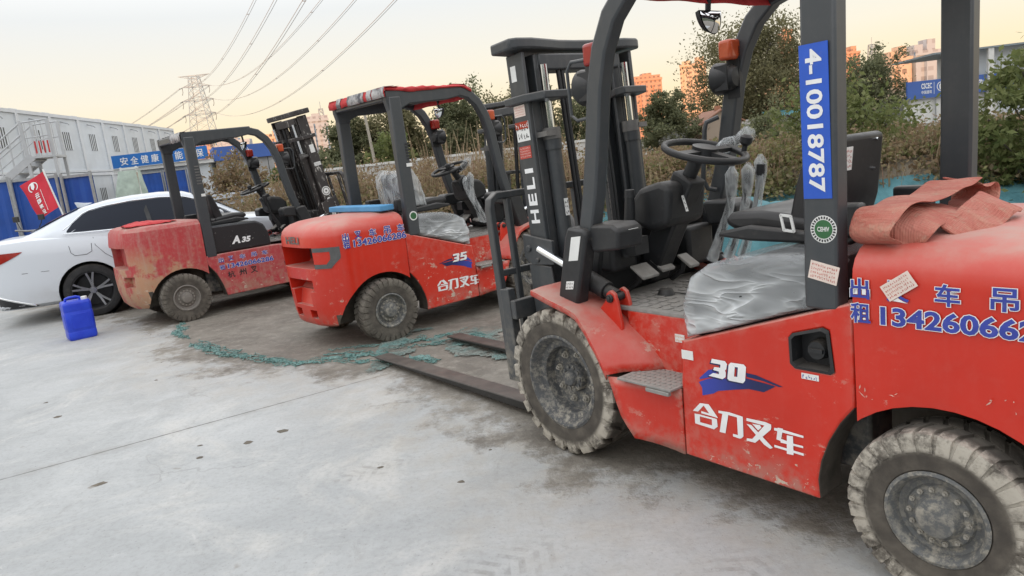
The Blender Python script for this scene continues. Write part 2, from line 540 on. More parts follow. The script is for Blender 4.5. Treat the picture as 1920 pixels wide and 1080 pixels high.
# ------------------------------------------------------------------ forklift truck
def wheel(parent, c, R, W, rim_r, side, tyre_m, rim_m, lugs, front, steer=0.0):
    w = thing('wheel', None, None, c, (0 if side > 0 else PI) + steer)
    w.parent = parent
    d = 0.020 if front else 0.009
    h = W / 2
    half = [(rim_r, h * 0.80), (rim_r + 0.012, h * 0.93), (rim_r + (R - rim_r) * 0.45, h), (R - 0.05, h * 0.985), (R - d - 0.012, h * 0.93), (R - d, h * 0.82), (R - d, h * 0.3)]
    prof = half + [(r, -y) for r, y in half[::-1]]
    mb = MB().lathe(prof, 72)
    for k in range(lugs):
        for s in (1, -1):
            th = 2 * PI * (k + (0.5 if s < 0 else 0)) / lugs
            dw = 2 * PI / lugs * (0.34 if front else 0.41)
            sl = 2 * PI / lugs * 0.42
            ring = []
            for (y, off, r0, r1) in ((0.02, sl, R - d - 0.004, R), (0.62, 0.1 * sl, R - d - 0.004, R), (0.97, 0.0, R - d - 0.016, R - 0.006), (1.035, 0.0, R - 0.062, R - 0.020)):
                row = []
                for (a, r) in ((-dw, r0), (-dw * 0.86, r1), (dw * 0.86, r1), (dw, r0)):
                    ang = th + off + a
                    row.append(Vector((r * math.cos(ang), s * y * h, r * math.sin(ang))))
                ring.append(row)
            o = len(mb.v)
            vs = [p for row in ring for p in row]
            fs = []
            for i in range(3):
                for j in range(4):
                    j2 = (j + 1) % 4
                    fs.append((i * 4 + j, i * 4 + j2, i * 4 + 4 + j2, i * 4 + 4 + j))
            fs += [(0, 1, 2, 3), (12, 13, 14, 15)]
            mb.add(vs, fs)
    mb.build('tyre', tyre_m, w, smooth=28)
    rb = MB()
    if front:
        rb.lathe([(rim_r + 0.006, h * 0.80), (rim_r + 0.010, h * 0.93), (rim_r - 0.002, h * 0.96), (rim_r - 0.012, h * 0.86), (rim_r - 0.022, h * 0.62), (rim_r * 0.86, h * 0.50), (rim_r * 0.74, h * 0.42), (rim_r * 0.72, -h * 0.1), (rim_r * 0.66, -h * 0.16), (0.0, -h * 0.16)], 56)
        ro = rb.build('rim', rim_m, w, smooth=35)
        hb = MB()
        hb.lathe([(0.0, h * 0.42), (0.030, h * 0.42), (0.036, h * 0.36), (0.040, h * 0.20), (0.066, h * 0.16), (0.070, h * 0.06), (0.072, -h * 0.14)], 28)
        for k in range(10):
            a = 2 * PI * k / 10
            hb.cyl((0.055 * math.cos(a), h * 0.1, 0.055 * math.sin(a)), (0.055 * math.cos(a), h * 0.24, 0.055 * math.sin(a)), 0.010, 6)
        hb.build('hub', rim_m, w, smooth=35)
        for k in range(8):
            a = 2 * PI * (k + 0.3) / 8
            x, z = 0.118 * math.cos(a), 0.118 * math.sin(a)
            nb = MB().cyl((x, -h * 0.16, z), (x, -h * 0.08, z), 0.019, 12)
            nb.cyl((x, -h * 0.10, z), (x, h * 0.06, z), 0.013, 6)
            nb.cyl((x, h * 0.04, z), (x, h * 0.14, z), 0.006, 8)
            nb.build('wheel_nut', 'nut', w, smooth=30)
    else:
        rb.lathe([(rim_r + 0.004, h * 0.80), (rim_r + 0.008, h * 0.95), (rim_r - 0.003, h * 0.99), (rim_r - 0.012, h * 0.86), (rim_r - 0.020, h * 0.55), (rim_r * 0.78, h * 0.48), (0.098, h * 0.52), (0.092, h * 0.62), (0.070, h * 0.66), (0.062, h * 0.80), (0.054, h * 1.0), (0.020, h * 1.06), (0.0, h * 1.07)], 52)
        rb.build('rim', rim_m, w, smooth=35)
        for k in range(14):
            a = 2 * PI * k / 14
            x, z = 0.083 * math.cos(a), 0.083 * math.sin(a)
            nb = MB().cyl((x, h * 0.55, z), (x, h * 0.72, z), 0.0088, 6)
            nb.cyl((x, h * 0.70, z), (x, h * 0.80, z), 0.0045, 6)
            nb.build('wheel_nut', 'nut', w, smooth=30)
    return w

HE = [[(-0.922,0.382),(-0.884,0.422),(-0.861,0.422),(-0.896,0.384)],[(-0.884,0.422),(-0.842,0.426),(-0.801,0.379),(-0.835,0.38),(-0.865,0.414)],[(-0.88,0.39),(-0.835,0.388),(-0.832,0.38),(-0.881,0.381)],[(-0.914,0.372),(-0.889,0.374),(-0.889,0.342),(-0.914,0.331)],[(-0.889,0.374),(-0.808,0.374),(-0.807,0.367),(-0.889,0.366)],[(-0.831,0.367),(-0.807,0.37),(-0.806,0.343),(-0.825,0.327),(-0.833,0.333)],[(-0.914,0.331),(-0.889,0.342),(-0.832,0.342),(-0.822,0.328)],[(-0.778,0.412),(-0.751,0.414),(-0.771,0.325),(-0.798,0.324)],[(-0.797,0.411),(-0.749,0.415),(-0.689,0.411),(-0.69,0.402),(-0.751,0.403),(-0.798,0.401)],[(-0.715,0.402),(-0.689,0.409),(-0.691,0.333),(-0.7,0.323),(-0.715,0.327)],[(-0.737,0.332),(-0.714,0.332),(-0.7,0.323),(-0.708,0.32),(-0.737,0.321)],[(-0.673,0.41),(-0.595,0.413),(-0.571,0.409),(-0.571,0.398),(-0.674,0.399)],[(-0.595,0.403),(-0.571,0.403),(-0.573,0.389),(-0.641,0.321),(-0.678,0.32),(-0.676,0.33),(-0.653,0.333)],[(-0.674,0.387),(-0.653,0.387),(-0.568,0.321),(-0.58,0.314),(-0.604,0.324)],[(-0.65,0.393),(-0.617,0.396),(-0.611,0.388),(-0.626,0.373)],[(-0.559,0.4),(-0.538,0.402),(-0.446,0.398),(-0.447,0.39),(-0.56,0.39)],[(-0.545,0.404),(-0.524,0.405),(-0.533,0.365),(-0.51,0.362),(-0.51,0.353),(-0.552,0.358)],[(-0.536,0.358),(-0.449,0.36),(-0.449,0.352),(-0.536,0.35)],[(-0.561,0.335),(-0.448,0.333),(-0.448,0.324),(-0.562,0.326)],[(-0.51,0.384),(-0.486,0.386),(-0.487,0.316),(-0.513,0.314)]]
SW = [[(-0.883,0.509),(-0.835,0.532),(-0.665,0.564),(-0.577,0.559),(-0.547,0.556),(-0.596,0.525),(-0.657,0.525),(-0.719,0.51),(-0.794,0.49),(-0.817,0.475),(-0.869,0.457),(-0.869,0.488)],[(-0.877,0.528),(-0.833,0.567),(-0.805,0.574),(-0.79,0.551),(-0.878,0.521)],[(-0.666,0.585),(-0.624,0.584),(-0.517,0.56),(-0.535,0.557),(-0.596,0.567),(-0.664,0.57)]]
T3 = [[(-0.813,0.615),(-0.754,0.615),(-0.745,0.605),(-0.75,0.584),(-0.756,0.578),(-0.753,0.571),(-0.755,0.553),(-0.769,0.542),(-0.832,0.544),(-0.811,0.559),(-0.784,0.559),(-0.784,0.569),(-0.81,0.571),(-0.804,0.584),(-0.777,0.585),(-0.775,0.598),(-0.819,0.598)]]
T0 = [[(-0.728,0.614),(-0.672,0.616),(-0.698,0.6),(-0.711,0.6)],[(-0.672,0.616),(-0.663,0.608),(-0.67,0.555),(-0.679,0.543),(-0.703,0.563),(-0.698,0.6)],[(-0.679,0.543),(-0.74,0.542),(-0.717,0.562),(-0.703,0.563)],[(-0.74,0.542),(-0.747,0.549),(-0.738,0.604),(-0.728,0.614),(-0.711,0.6),(-0.717,0.562)]]
T5 = [[(-0.728,0.615),(-0.664,0.615),(-0.666,0.600),(-0.705,0.600),(-0.708,0.588),(-0.675,0.588),(-0.665,0.578),(-0.669,0.553),(-0.680,0.543),(-0.746,0.543),(-0.742,0.558),(-0.697,0.558),(-0.694,0.573),(-0.740,0.573)]]

def shift(polys, du, dv, s=1.0):
    return [[(a * s + du, b * s + dv) for a, b in q] for q in polys]

def sticker(parent, org, u, v, w, h, base='white', marks=3, ink='ink_red', tilt=0.0, name='sticker', lift=0.002, mk=True):
    """small printed label: a thin card and rows of marks too small to read"""
    u, v = Vector(u).normalized(), Vector(v).normalized()
    if tilt:
        u, v = u * math.cos(tilt) + v * math.sin(tilt), v * math.cos(tilt) - u * math.sin(tilt)
    nrm = u.cross(v)
    org = Vector(org)
    c = MB()
    P = lambda a, b, d: org + u * a + v * b + nrm * d
    vs = [P(0, 0, 0), P(w, 0, 0), P(w, h, 0), P(0, h, 0), P(0, 0, lift), P(w, 0, lift), P(w, h, lift), P(0, h, lift)]
    c.add(vs, [(0, 1, 2, 3), (4, 5, 6, 7), (0, 1, 5, 4), (1, 2, 6, 5), (2, 3, 7, 6), (3, 0, 4, 7)])
    o = c.build(name, base, parent)
    if mk:
        m = MB()
        rnd = random.Random(int(w * 9973 + h * 7919 + org.x * 991))
        for r in range(marks):
            y0 = h * (0.10 + 0.86 * (marks - 1 - r) / marks)
            ch = h * 0.58 / marks
            x = w * 0.06
            while x < w * 0.9:
                cw = ch * rnd.uniform(0.5, 0.85)
                for k in range(3):
                    a0, b0 = x + cw * rnd.uniform(0, 0.5), y0 + ch * rnd.uniform(0, 0.7)
                    if rnd.random() < 0.5:
                        a1, b1 = a0 + cw * 0.5, b0 + ch * 0.2
                    else:
                        a1, b1 = a0 + cw * 0.2, b0 + ch * 0.5
                    m.add([P(a0, b0, lift + 0.0006 + k * 0.0002), P(a1, b0, lift + 0.0006 + k * 0.0002), P(a1, b1, lift + 0.0006 + k * 0.0002), P(a0, b1, lift + 0.0006 + k * 0.0002)], [(0, 1, 2, 3)])
                x += cw * 1.25
        m.build('print', ink, o)
    return o

def disc(mb, c, u, v, r, lift, n=36, r0=0.0):
    u, v, c = Vector(u), Vector(v), Vector(c)
    nrm = u.cross(v)
    ring = [c + (u * math.cos(2 * PI * i / n) + v * math.sin(2 * PI * i / n)) * r + nrm * lift for i in range(n)]
    if r0 <= 0:
        mb.add(ring, [tuple(range(n))])
    else:
        inn = [c + (u * math.cos(2 * PI * i / n) + v * math.sin(2 * PI * i / n)) * r0 + nrm * lift for i in range(n)]
        mb.add(ring + inn, [(i, (i + 1) % n, (i + 1) % n + n, i + n) for i in range(n)])

def wrinkled_cover(prof, y_in, y_out, amp, name, mat, parent, seed=0.0, stretch=(5, 3, 2)):
    """film pulled over a hood: a loft across Y whose ends close in on the middle of the profile"""
    pts = []
    k = len(prof)
    for i in range(k):
        a, b = Vector(prof[i]), Vector(prof[(i + 1) % k])
        nn = max(2, int((b - a).length / 0.03))
        for j in range(nn):
            pts.append(a.lerp(b, j / nn))
    c = sum(pts, Vector((0, 0))) / len(pts)
    rows = []
    for s_ in (1, -1):
        part = []
        for (f, y) in ((0.02, y_out), (0.2, y_out), (0.4, y_out), (0.6, y_out), (0.78, y_out), (0.9, y_out - 0.004), (0.97, y_out - 0.018), (1.0, y_in)):
            part.append([(c.x + (p.x - c.x) * f, s_ * y, c.y + (p.y - c.y) * f) for p in pts])
        if s_ > 0:
            rows += part
            for t in np.linspace(0.9, -0.9, 20):
                rows.append([(p.x, y_in * t, p.y) for p in pts])
        else:
            rows += part[::-1]
    mb = MB().sheet(rows, True)
    for i, p in enumerate(mb.v):
        q = Vector((p.x * stretch[0] + seed, p.y * stretch[1], p.z * stretch[2]))
        d = mnoise.fractal(q, 1.0, 2.0, 2)
        fold = (1 - abs(mnoise.noise(Vector((p.x * 5 + p.z * 7 + seed, p.y * 4, (p.z - p.x * 0.8) * 2)))) * 2.2) ** 3 - 0.3
        nrm = Vector((p.x - c.x, p.y * 0.9, p.z - c.y))
        nrm = nrm.normalized() if nrm.length > 1e-4 else Vector((0, 1, 0))
        mb.v[i] = p + nrm * (d * amp * 0.8 + fold * amp * 0.9)
    return mb.build(name, mat, parent, smooth=70)

def forklift(name, label, loc, rz, model, side, old=False, mast_tilt=3.0, film=True, group='forklift trucks'):
    R0 = thing(name, label, 'forklift', loc, rz, group)
    RED = 'old_red' if old else 'red'
    CW = 'old_weight' if old else 'red'
    u_s = (-side, 0, 0)                       # reading direction on the decorated side
    Yd = Vector((0, side, 0))
    # ---- wheels
    for s in (1, -1):
        wheel(R0, (1.694, s * 0.462, 0.360), 0.360, 0.20, 0.222, s, 'tyre_front' if not old and model == '30' else 'tyre_dull', 'rim', 22, True)
        wheel(R0, (0.0, s * 0.505, 0.268), 0.270, 0.175, 0.140, s, 'tyre_rear' if model == '30' else 'tyre_dull', 'rim_rear' if not old else 'rim_old', 30, False, 0.0)
    # ---- axles and belly
    ch = MB()
    ch.cyl((1.694, -0.36, 0.36), (1.694, 0.36, 0.36), 0.11, 18)
    ch.box(1.60, 1.79, -0.25, 0.25, 0.22, 0.52)
    ch.box(-0.10, 0.10, -0.42, 0.42, 0.20, 0.34)
    ch.box(0.30, 1.58, -0.36, 0.36, 0.24, 0.66)
    ch.box(1.58, 1.66, -0.40, 0.40, 0.42, 0.72)
    ch.build('chassis', 'mast', R0, bevel=0.012)
    # ---- counterweight
    if old:
        lv = [(0.205, 0.46, -0.455, 0.12), (0.26, 0.50, -0.50, 0.12), (0.40, 0.52, -0.53, 0.12), (0.55, 0.53, -0.535, 0.12), (0.80, 0.53, -0.53, 0.12), (0.93, 0.535, -0.535, 0.12), (1.06, 0.53, -0.515, 0.12), (1.10, 0.50, -0.485, 0.12), (1.115, 0.44, -0.43, 0.10)]
        xf = 0.30
    else:
        lv = [(0.195, 0.46, -0.465, 0.12), (0.215, 0.49, -0.482, 0.12), (0.30, 0.515, -0.498, 0.12), (0.50, 0.53, -0.512, 0.12), (0.70, 0.535, -0.520, 0.12), (0.86, 0.54, -0.524, 0.12), (0.95, 0.54, -0.520, 0.12), (0.995, 0.535, -0.505, 0.12), (1.025, 0.52, -0.478, 0.12), (1.05, 0.49, -0.435, 0.12), (1.068, 0.44, -0.375, 0.11), (1.080, 0.36, -0.28, 0.10), (1.086, 0.25, -0.18, 0.08)]
        xf = 0.258
    rows = []
    for z, w, xr, c in lv:
        row = [(xf, -w, z), (0.06, -w, z), (xr + c + 0.13, -w, z)]
        cy_ = min(c * 3.2, w * 0.72)
        for t in np.linspace(0, 1, 9):
            a = t * PI / 2
            row.append((xr + c + 0.13 - (c + 0.13) * math.sin(a) ** 1.15, -w + cy_ * (1 - math.cos(a)), z))
        row += [(x, -y, zz) for x, y, zz in row[::-1]]
        rows.append(row)
    mb = MB().sheet(rows, True)
    k = len(rows[0])
    mb.f += [tuple(range(k))[::-1], tuple(range((len(rows) - 1) * k, len(rows) * k))]
    wt = mb.build('counterweight', CW, R0, bevel=0.006 if not old else 0.012)
    wt.parent = None
    cutters = []
    ax = 0.03 if old else 0.0
    arch = [(ax + 0.392 * math.cos(a), 0.20 + 0.392 * math.sin(a)) for a in np.linspace(0, PI, 22)] + [(ax - 0.392, 0.0), (ax + 0.392, 0.0)]
    for s in (1, -1):
        cutters.append(MB().prism(arch, 'Y', s * 0.30, s * 0.80))
    if old:
        cutters.append(MB().box(-0.90, -0.39, -0.36, 0.36, 0.66, 0.90))
        cutters.append(MB().box(-0.90, -0.45, -0.44, -0.24, 0.46, 0.58))
        cutters.append(MB().box(-0.90, -0.45, 0.24, 0.44, 0.46, 0.58))
    else:
        cutters.append(MB().prism([(-0.9, 0.70), (-0.27, 0.70), (-0.22, 0.76), (-0.22, 0.875), (-0.9, 0.875)], 'Y', -0.31, 0.31))
        cutters.append(MB().prism([(-0.9, 0.50), (-0.40, 0.50), (-0.36, 0.53), (-0.36, 0.60), (-0.9, 0.60)], 'Y', -0.24, 0.24))
        cutters.append(MB().prism([(-0.9, 0.37), (-0.46, 0.37), (-0.43, 0.505), (-0.9, 0.505)], 'Y', -0.17, 0.17))
        for s in (1, -1):
            cutters.append(MB().box(-0.90, -0.40, s * 0.15 - 0.06, s * 0.15 + 0.06, 0.26, 0.335))
    cut(wt, cutters)
    second_material(wt, 'well', lambda c, nn: abs(c.y) < 0.535 and abs(c.y) > 0.28 and math.hypot(c.x - ax, c.z - 0.2) < 0.402 and abs(c.x - ax) < 0.40 and not (abs(nn.y) > 0.9 and abs(c.y) > 0.5))
    wt.parent = R0
    if not old:
        gb = MB()
        def corner(y, z, s):
            w_, xr_ = 0.5375, float(np.interp(z, [0.70, 0.86], [-0.520, -0.524]))
            a_ = math.acos(max(-1, min(1, 1 - (w_ - abs(y)) / 0.384)))
            return (xr_ + 0.25 - 0.25 * math.sin(a_) ** 1.15 - 0.003, s * abs(y) * 1.004, z)
        for s in (1, -1):
            for zlo, zhi, y0, y1 in ((0.838, 0.872, 0.315, 0.515), (0.70, 0.736, 0.315, 0.455)):
                gb.sheet([[corner(y, z, s) for y in np.linspace(y0, y1, 9)] for z in (zlo, zhi)])
            rows = []
            for z in np.linspace(0.70, 0.872, 8):
                f = (z - 0.70) / 0.172
                ye = 0.455 + 0.06 * min(1, f * 2.2)
                rows.append([corner(y, z, s) for y in np.linspace(ye - 0.055, ye, 5)])
            gb.sheet(rows)
        gb.box(-0.25, -0.222, -0.309, 0.309, 0.702, 0.873)
        gb.build('rear_grille', 'trim', R0)
        lb = MB()
        letters(lb, 'HELI', (-0.5245, 0.13, 0.905), (0, -1, 0), (0, 0, 1), 0.27, 0.062, 0.002, 0.03)
        lb.build('rear_lettering', 'steel', R0)
    # ---- side panels, skirts and steps
    if old:
        pan = [(0.30, 0.685), (1.09, 0.690), (1.30, 0.675), (1.30, 0.24), (1.26, 0.20), (0.46, 0.195), (0.43, 0.33), (0.38, 0.47), (0.30, 0.585)]
    else:
        pan = [(0.266, 0.884), (0.95, 0.664), (0.970, 0.50), (0.975, 0.182), (0.392, 0.178), (0.398, 0.25), (0.385, 0.32), (0.355, 0.40), (0.316, 0.47), (0.266, 0.535)]
    for s in (1, -1):
        po = MB().prism(pan, 'Y', s * 0.38, s * 0.53).build('side_panel', RED, R0, bevel=0.010)
        second_material(po, 'well', lambda c, nn: (c.x < 0.405 if not old else c.x < 0.47) and nn.x < -0.25 and c.z < (0.53 if not old else 0.58))
        if not old and s > 0 and side > 0:
            tb = MB()
            q = [(0.470, 0.758), (0.365, 0.790), (0.345, 0.782), (0.331, 0.650), (0.345, 0.640), (0.465, 0.640), (0.482, 0.655), (0.484, 0.742)]
            po.parent = None
            cut(po, [MB().prism(q, 'Y', 0.45, 0.60)])
            po.parent = R0
            fr = MB()
            qc = Vector((0.407, 0.708))
            inner = [tuple(qc + (Vector(p) - qc) * 0.90) for p in q]
            outr = [tuple(qc + (Vector(p) - qc) * 1.05) for p in q]
            m_ = len(q)
            fr.add([(x, 0.5335, z) for x, z in outr] + [(x, 0.536, z) for x, z in inner] + [(x, 0.47, z) for x, z in inner],
                   [(i, (i + 1) % m_, (i + 1) % m_ + m_, i + m_) for i in range(m_)] + [(i + m_, (i + 1) % m_ + m_, (i + 1) % m_ + 2 * m_, i + 2 * m_) for i in range(m_)])
            fr.add([(x, 0.472, z) for x, z in inner], [tuple(range(m_))])
            fr.build('tank_recess', 'plastic', R0)
            cp = MB()
            cp.lathe([(0.0, 0.040), (0.030, 0.040), (0.034, 0.030), (0.036, 0.0)], 24, Matrix.Translation((0.40, 0.474, 0.705)))
            cp.box(0.375, 0.425, 0.51, 0.522, 0.698, 0.712)
            cp.build('fuel_cap', 'plastic', R0, smooth=30)
        if not old:
            sk = MB()
            rows = []
            for t in np.linspace(0, 1, 9):
                zt = 0.463
                line = [(1.20, 0.212), (1.235, 0.25), (1.27, 0.296), (1.295, 0.36), (1.315, 0.42), (1.333, 0.463)]
                row = []
                for (xe, ze) in line:
                    x = 0.975 + (xe - 0.975) * t
                    zlow = 0.182 + (0.212 - 0.182) * t
                    z = zlow + (ze - 0.212) / (0.463 - 0.212) * (zt - zlow)
                    row.append((x, s * (0.528 + 0.055 * t * t), z))
                rows.append(row)
            sk.sheet(rows)
            sk.build('skirt', RED, R0, smooth=50, solid=0.012)
            st = MB()
            st.box(0.972, 1.262, s * 0.40, s * 0.600, 0.466, 0.476)
            st.box(0.98, 1.10, s * 0.585, s * 0.604, 0.448, 0.464)
            for i in range(10):
                for j in range(6):
                    st.box(0.985 + i * 0.0275, 1.000 + i * 0.0275, s * (0.415 + j * 0.031), s * (0.428 + j * 0.031), 0.476, 0.4795)
            st.build('step', 'grey', R0, bevel=0.002, seg=1)
            ip = MB().box(0.94, 1.36, s * 0.392, s * 0.404, 0.30, 0.716)
            ip.box(0.936, 0.96, s * 0.385, s * 0.525, 0.47, 0.665)
            ip.build('footwell_panel', RED, R0, bevel=0.004)
    # ---- front fenders
    sstep_ = lambda q: max(0.0, min(1.0, q)) ** 2 * (3 - 2 * max(0.0, min(1.0, q)))
    oc = [(1.800, 0.806), (1.78, 0.802), (1.66, 0.768), (1.56, 0.744), (1.500, 0.722), (1.450, 0.668), (1.413, 0.611), (1.39, 0.578), (1.37, 0.545), (1.35, 0.508), (1.333, 0.472), (1.29, 0.36), (1.27, 0.296), (1.20, 0.21)]
    for s in (1, -1):
        fb = MB()
        rows = []
        for (x, z) in oc:
            dx = 0.17 * sstep_((0.79 - z) / 0.30)
            if z < 0.47:
                break
            rows.append([(x, s * 0.592, z - 0.022), (x, s * 0.592, z), (x - 0.25 * dx, s * 0.53, z + 0.004), (x - 0.7 * dx, s * 0.46, z + 0.004), (x - dx, s * 0.398, z + 0.004), (x - dx, s * 0.36, z)])
        fb.sheet(rows)
        fb.build('fender', RED, R0, smooth=40, solid=0.010)
        br = MB()
        for yy in (0.372, 0.447):
            br.prism([(1.355, 0.55), (1.350, 0.66), (1.368, 0.76), (1.380, 0.800), (1.405, 0.815), (1.430, 0.800), (1.440, 0.765), (1.480, 0.725), (1.475, 0.700), (1.440, 0.690), (1.425, 0.60), (1.43, 0.52)], 'Y', s * (yy - 0.010), s * (yy + 0.010))
        br.build('tilt_bracket', RED, R0, bevel=0.005)
        tc = MB()
        tc.cyl((1.700, s * 0.41, 0.888), (1.470, s * 0.41, 0.798), 0.043, 20)
        tc.cyl((1.470, s * 0.41, 0.798), (1.405, s * 0.41, 0.778), 0.030, 14)
        tc.cyl((1.405, s * 0.350, 0.778), (1.405, s * 0.470, 0.778), 0.019, 14)
        tc.cyl((1.405, s * 0.470, 0.778), (1.405, s * 0.476, 0.778), 0.011, 14)
        t_o = tc.build('tilt_cylinder', 'plastic', R0, bevel=0.004, smooth=30)
        MB().cyl((1.70, s * 0.41, 0.888), (1.93, s * 0.41, 0.972), 0.019, 18).build('piston_rod', 'chrome', t_o, smooth=30)
    # ---- floor and dash
    fl = MB().box(0.93, 1.60, -0.405, 0.405, 0.716, 0.732)
    for i in range(9):
        for j in range(14):
            if (i + j) % 7:
                fl.box(0.965 + i * 0.062, 1.005 + i * 0.062, -0.385 + j * 0.055, -0.345 + j * 0.055, 0.732, 0.7365)
    fl.build('floor_plate', 'grey', R0, bevel=0.0015, seg=1)
    gl = MB()
    gl.box(0.98, 1.45, 0.098, 0.106, 0.7372, 0.7385)
    gl.box(0.98, 1.45, -0.12, -0.112, 0.7372, 0.7385)
    gl.build('floor_joint', 'ink_black', R0)
    db = MB()
    db.prism([(1.60, 0.73), (1.69, 0.73), (1.70, 1.02), (1.60, 1.06), (1.53, 1.04), (1.57, 0.9)], 'Y', -0.40, 0.34)
    db.box(1.47, 1.60, -0.38, -0.18, 0.80, 1.00)
    db.box(1.50, 1.62, 0.16, 0.33, 0.86, 1.00)
    db.build('cowl', 'plastic', R0, bevel=0.02)
    pod = MB().prism([(1.30, 1.06), (1.40, 1.03), (1.535, 1.07), (1.52, 1.17), (1.46, 1.235), (1.33, 1.262), (1.27, 1.235)], 'Y', -0.10, 0.17)
    pod.build('instrument_pod', 'plastic', R0, bevel=0.03, seg=3)
    col = MB()
    col.beam([(1.545, 0.02, 0.80), (1.40, 0.02, 1.06), (1.275, 0.02, 1.27)], 0.12, 0.11)
    col.cyl((1.29, 0.02, 1.25), (1.205, 0.02, 1.385), 0.032, 16)
    sc_o = col.build('steering_column', 'plastic', R0, bevel=0.012)
    tilt = Matrix.Translation((1.185, 0.02, 1.372)) @ Matrix.Rotation(math.radians(-17), 4, 'Y')
    sw = MB()
    sw.tube([tilt @ Vector((0.178 * math.cos(a), 0.178 * math.sin(a), 0)) for a in np.linspace(0, 2 * PI, 48, endpoint=False)], 0.0155, 10, closed=True)
    for a in (PI * 0.5, PI * 1.5, PI):
        sw.beam([tilt @ Vector((0.03 * math.cos(a), 0.03 * math.sin(a), 0.0)), tilt @ Vector((0.172 * math.cos(a), 0.172 * math.sin(a), 0))], 0.018, 0.045, (tilt.to_3x3() @ Vector((-math.sin(a), math.cos(a), 0))))
    sw.cyl(tilt @ Vector((0, 0, -0.03)), tilt @ Vector((0, 0, 0.022)), 0.058, 20)
    sw.cyl(tilt @ Vector((-0.10, -0.145, 0.0)), tilt @ Vector((-0.10, -0.145, 0.05)), 0.012, 10)
    sw.tube([tilt @ Vector((-0.10, -0.145, 0.035)), tilt @ Vector((-0.10, -0.145, 0.05)), tilt @ Vector((-0.10, -0.145, 0.075)), tilt @ Vector((-0.10, -0.145, 0.085))], [0.012, 0.027, 0.027, 0.014], 14)
    sw.build('steering_wheel', 'plastic', R0, smooth=40)
    # switch lever under the wheel, levers beside the driver
    ll = MB().tube([(1.25, -0.03, 1.33), (1.22, -0.16, 1.37), (1.19, -0.26, 1.41)], [0.012, 0.016, 0.018], 10)
    ll.build('direction_lever', 'plastic', sc_o, smooth=40)
    for i, (x, y, top) in enumerate(((1.22, -0.20, 1.20), (1.185, -0.275, 1.21), (1.16, -0.345, 1.24))):
        lv_ = MB().tube([(x + 0.14, y, 0.80), (x + 0.05, y, 1.0), (x, y, top)], [0.010, 0.010, 0.010], 8)
        lv_.tube([(x, y, top - 0.05), (x - 0.004, y, top), (x - 0.008, y, top + 0.04), (x - 0.01, y, top + 0.05)], [0.012, 0.024, 0.024, 0.008], 12)
        lo_ = lv_.build('hydraulic_lever', 'plastic', R0, smooth=40)
        if film:
            pts = [(x + 0.12, y, 0.84), (x + 0.08, y, 0.95), (x + 0.03, y, 1.06), (x + 0.005, y, top - 0.08), (x - 0.004, y, top - 0.01), (x - 0.008, y, top + 0.05), (x - 0.01, y, top + 0.085)]
            MB().tube([(px + 0.006 * math.sin(9 * pz + i), py + 0.008 * math.sin(17 * pz + i), pz) for px, py, pz in pts], [0.030, 0.021, 0.023, 0.020, 0.028, 0.032, 0.010], 11).build('lever_sleeve', 'sleeve', lo_, smooth=60)
    if film:
        MB().tube([(1.235, -0.10, 1.352), (1.215, -0.18, 1.385), (1.20, -0.24, 1.40), (1.18, -0.30, 1.425), (1.17, -0.33, 1.435)], [0.020, 0.036, 0.026, 0.040, 0.012], 12).build('lever_film', 'sleeve', sc_o, smooth=60)
    hb = MB().tube([(1.50, 0.235, 0.93), (1.47, 0.235, 1.05), (1.455, 0.235, 1.17), (1.452, 0.235, 1.215)], [0.036, 0.028, 0.024, 0.020], 12)
    hb.tube([(1.452, 0.235, 1.20), (1.450, 0.235, 1.235)], [0.026, 0.022], 12)
    hb.box(1.40, 1.47, 0.19, 0.28, 0.94, 1.02)
    hb.build('parking_brake', 'plastic', R0, smooth=40)
    for (x, y, w) in ((1.42, 0.20, 0.11), (1.46, 0.03, 0.09), (1.40, -0.09, 0.07)):
        po_ = MB().prism([(x - 0.035, 0.835), (x + 0.045, 0.885), (x + 0.050, 0.875), (x - 0.030, 0.820)], 'Y', y - w / 2, y + w / 2).build('pedal', 'grey', R0, bevel=0.004)
        MB().tube([(x + 0.03, y, 0.862), (x + 0.05, y, 0.80), (x + 0.12, y, 0.755)], 0.013, 8).build('pedal_arm', 'plastic', po_, smooth=40)
    MB().lathe([(0.0, 0.03), (0.03, 0.025), (0.042, 0.0)], 18, Matrix.Translation((1.36, 0.14, 0.735)) @ Matrix.Rotation(PI / 2, 4, 'X')).build('foot_switch', 'plastic', R0, smooth=40)
    # ---- engine hood and film
    if old:
        hd = MB().prism([(0.30, 0.690), (1.085, 0.694), (1.075, 0.85), (1.03, 0.955), (0.94, 1.005), (0.42, 1.012), (0.30, 1.012)], 'Y', -0.50, 0.50)
        hd.build('engine_hood', 'spatter', R0, bevel=0.02)
        z0 = 1.015
    else:
        hp = [(0.38, 0.84), (0.93, 0.665), (0.935, 0.80), (0.89, 0.91), (0.81, 0.958), (0.68, 0.995), (0.40, 1.015)]
        MB().prism(hp, 'Y', -0.49, 0.49).build('engine_hood', 'plastic', R0, bevel=0.03)
        if film:
            fp = [(0.392, 0.852), (0.945, 0.674), (0.955, 0.81), (0.91, 0.92), (0.825, 0.974), (0.68, 1.012), (0.40, 1.032)]
            wrinkled_cover(fp, 0.505, 0.535, 0.008, 'hood_film', 'film', R0, seed=3.0 if model == '30' else 8.0)
        z0 = 1.03
    # ---- seat
    sb = MB()
    prof = [(0.55, z0 + 0.01), (0.88, z0 + 0.02), (0.95, z0 + 0.055), (0.92, z0 + 0.10), (0.78, z0 + 0.105), (0.60, z0 + 0.085), (0.55, z0 + 0.07)]
    sb.prism(prof, 'Y', -0.24, 0.24)
    so = sb.build('seat_cushion', 'seat', R0, bevel=0.035, seg=3)
    arm = MB()
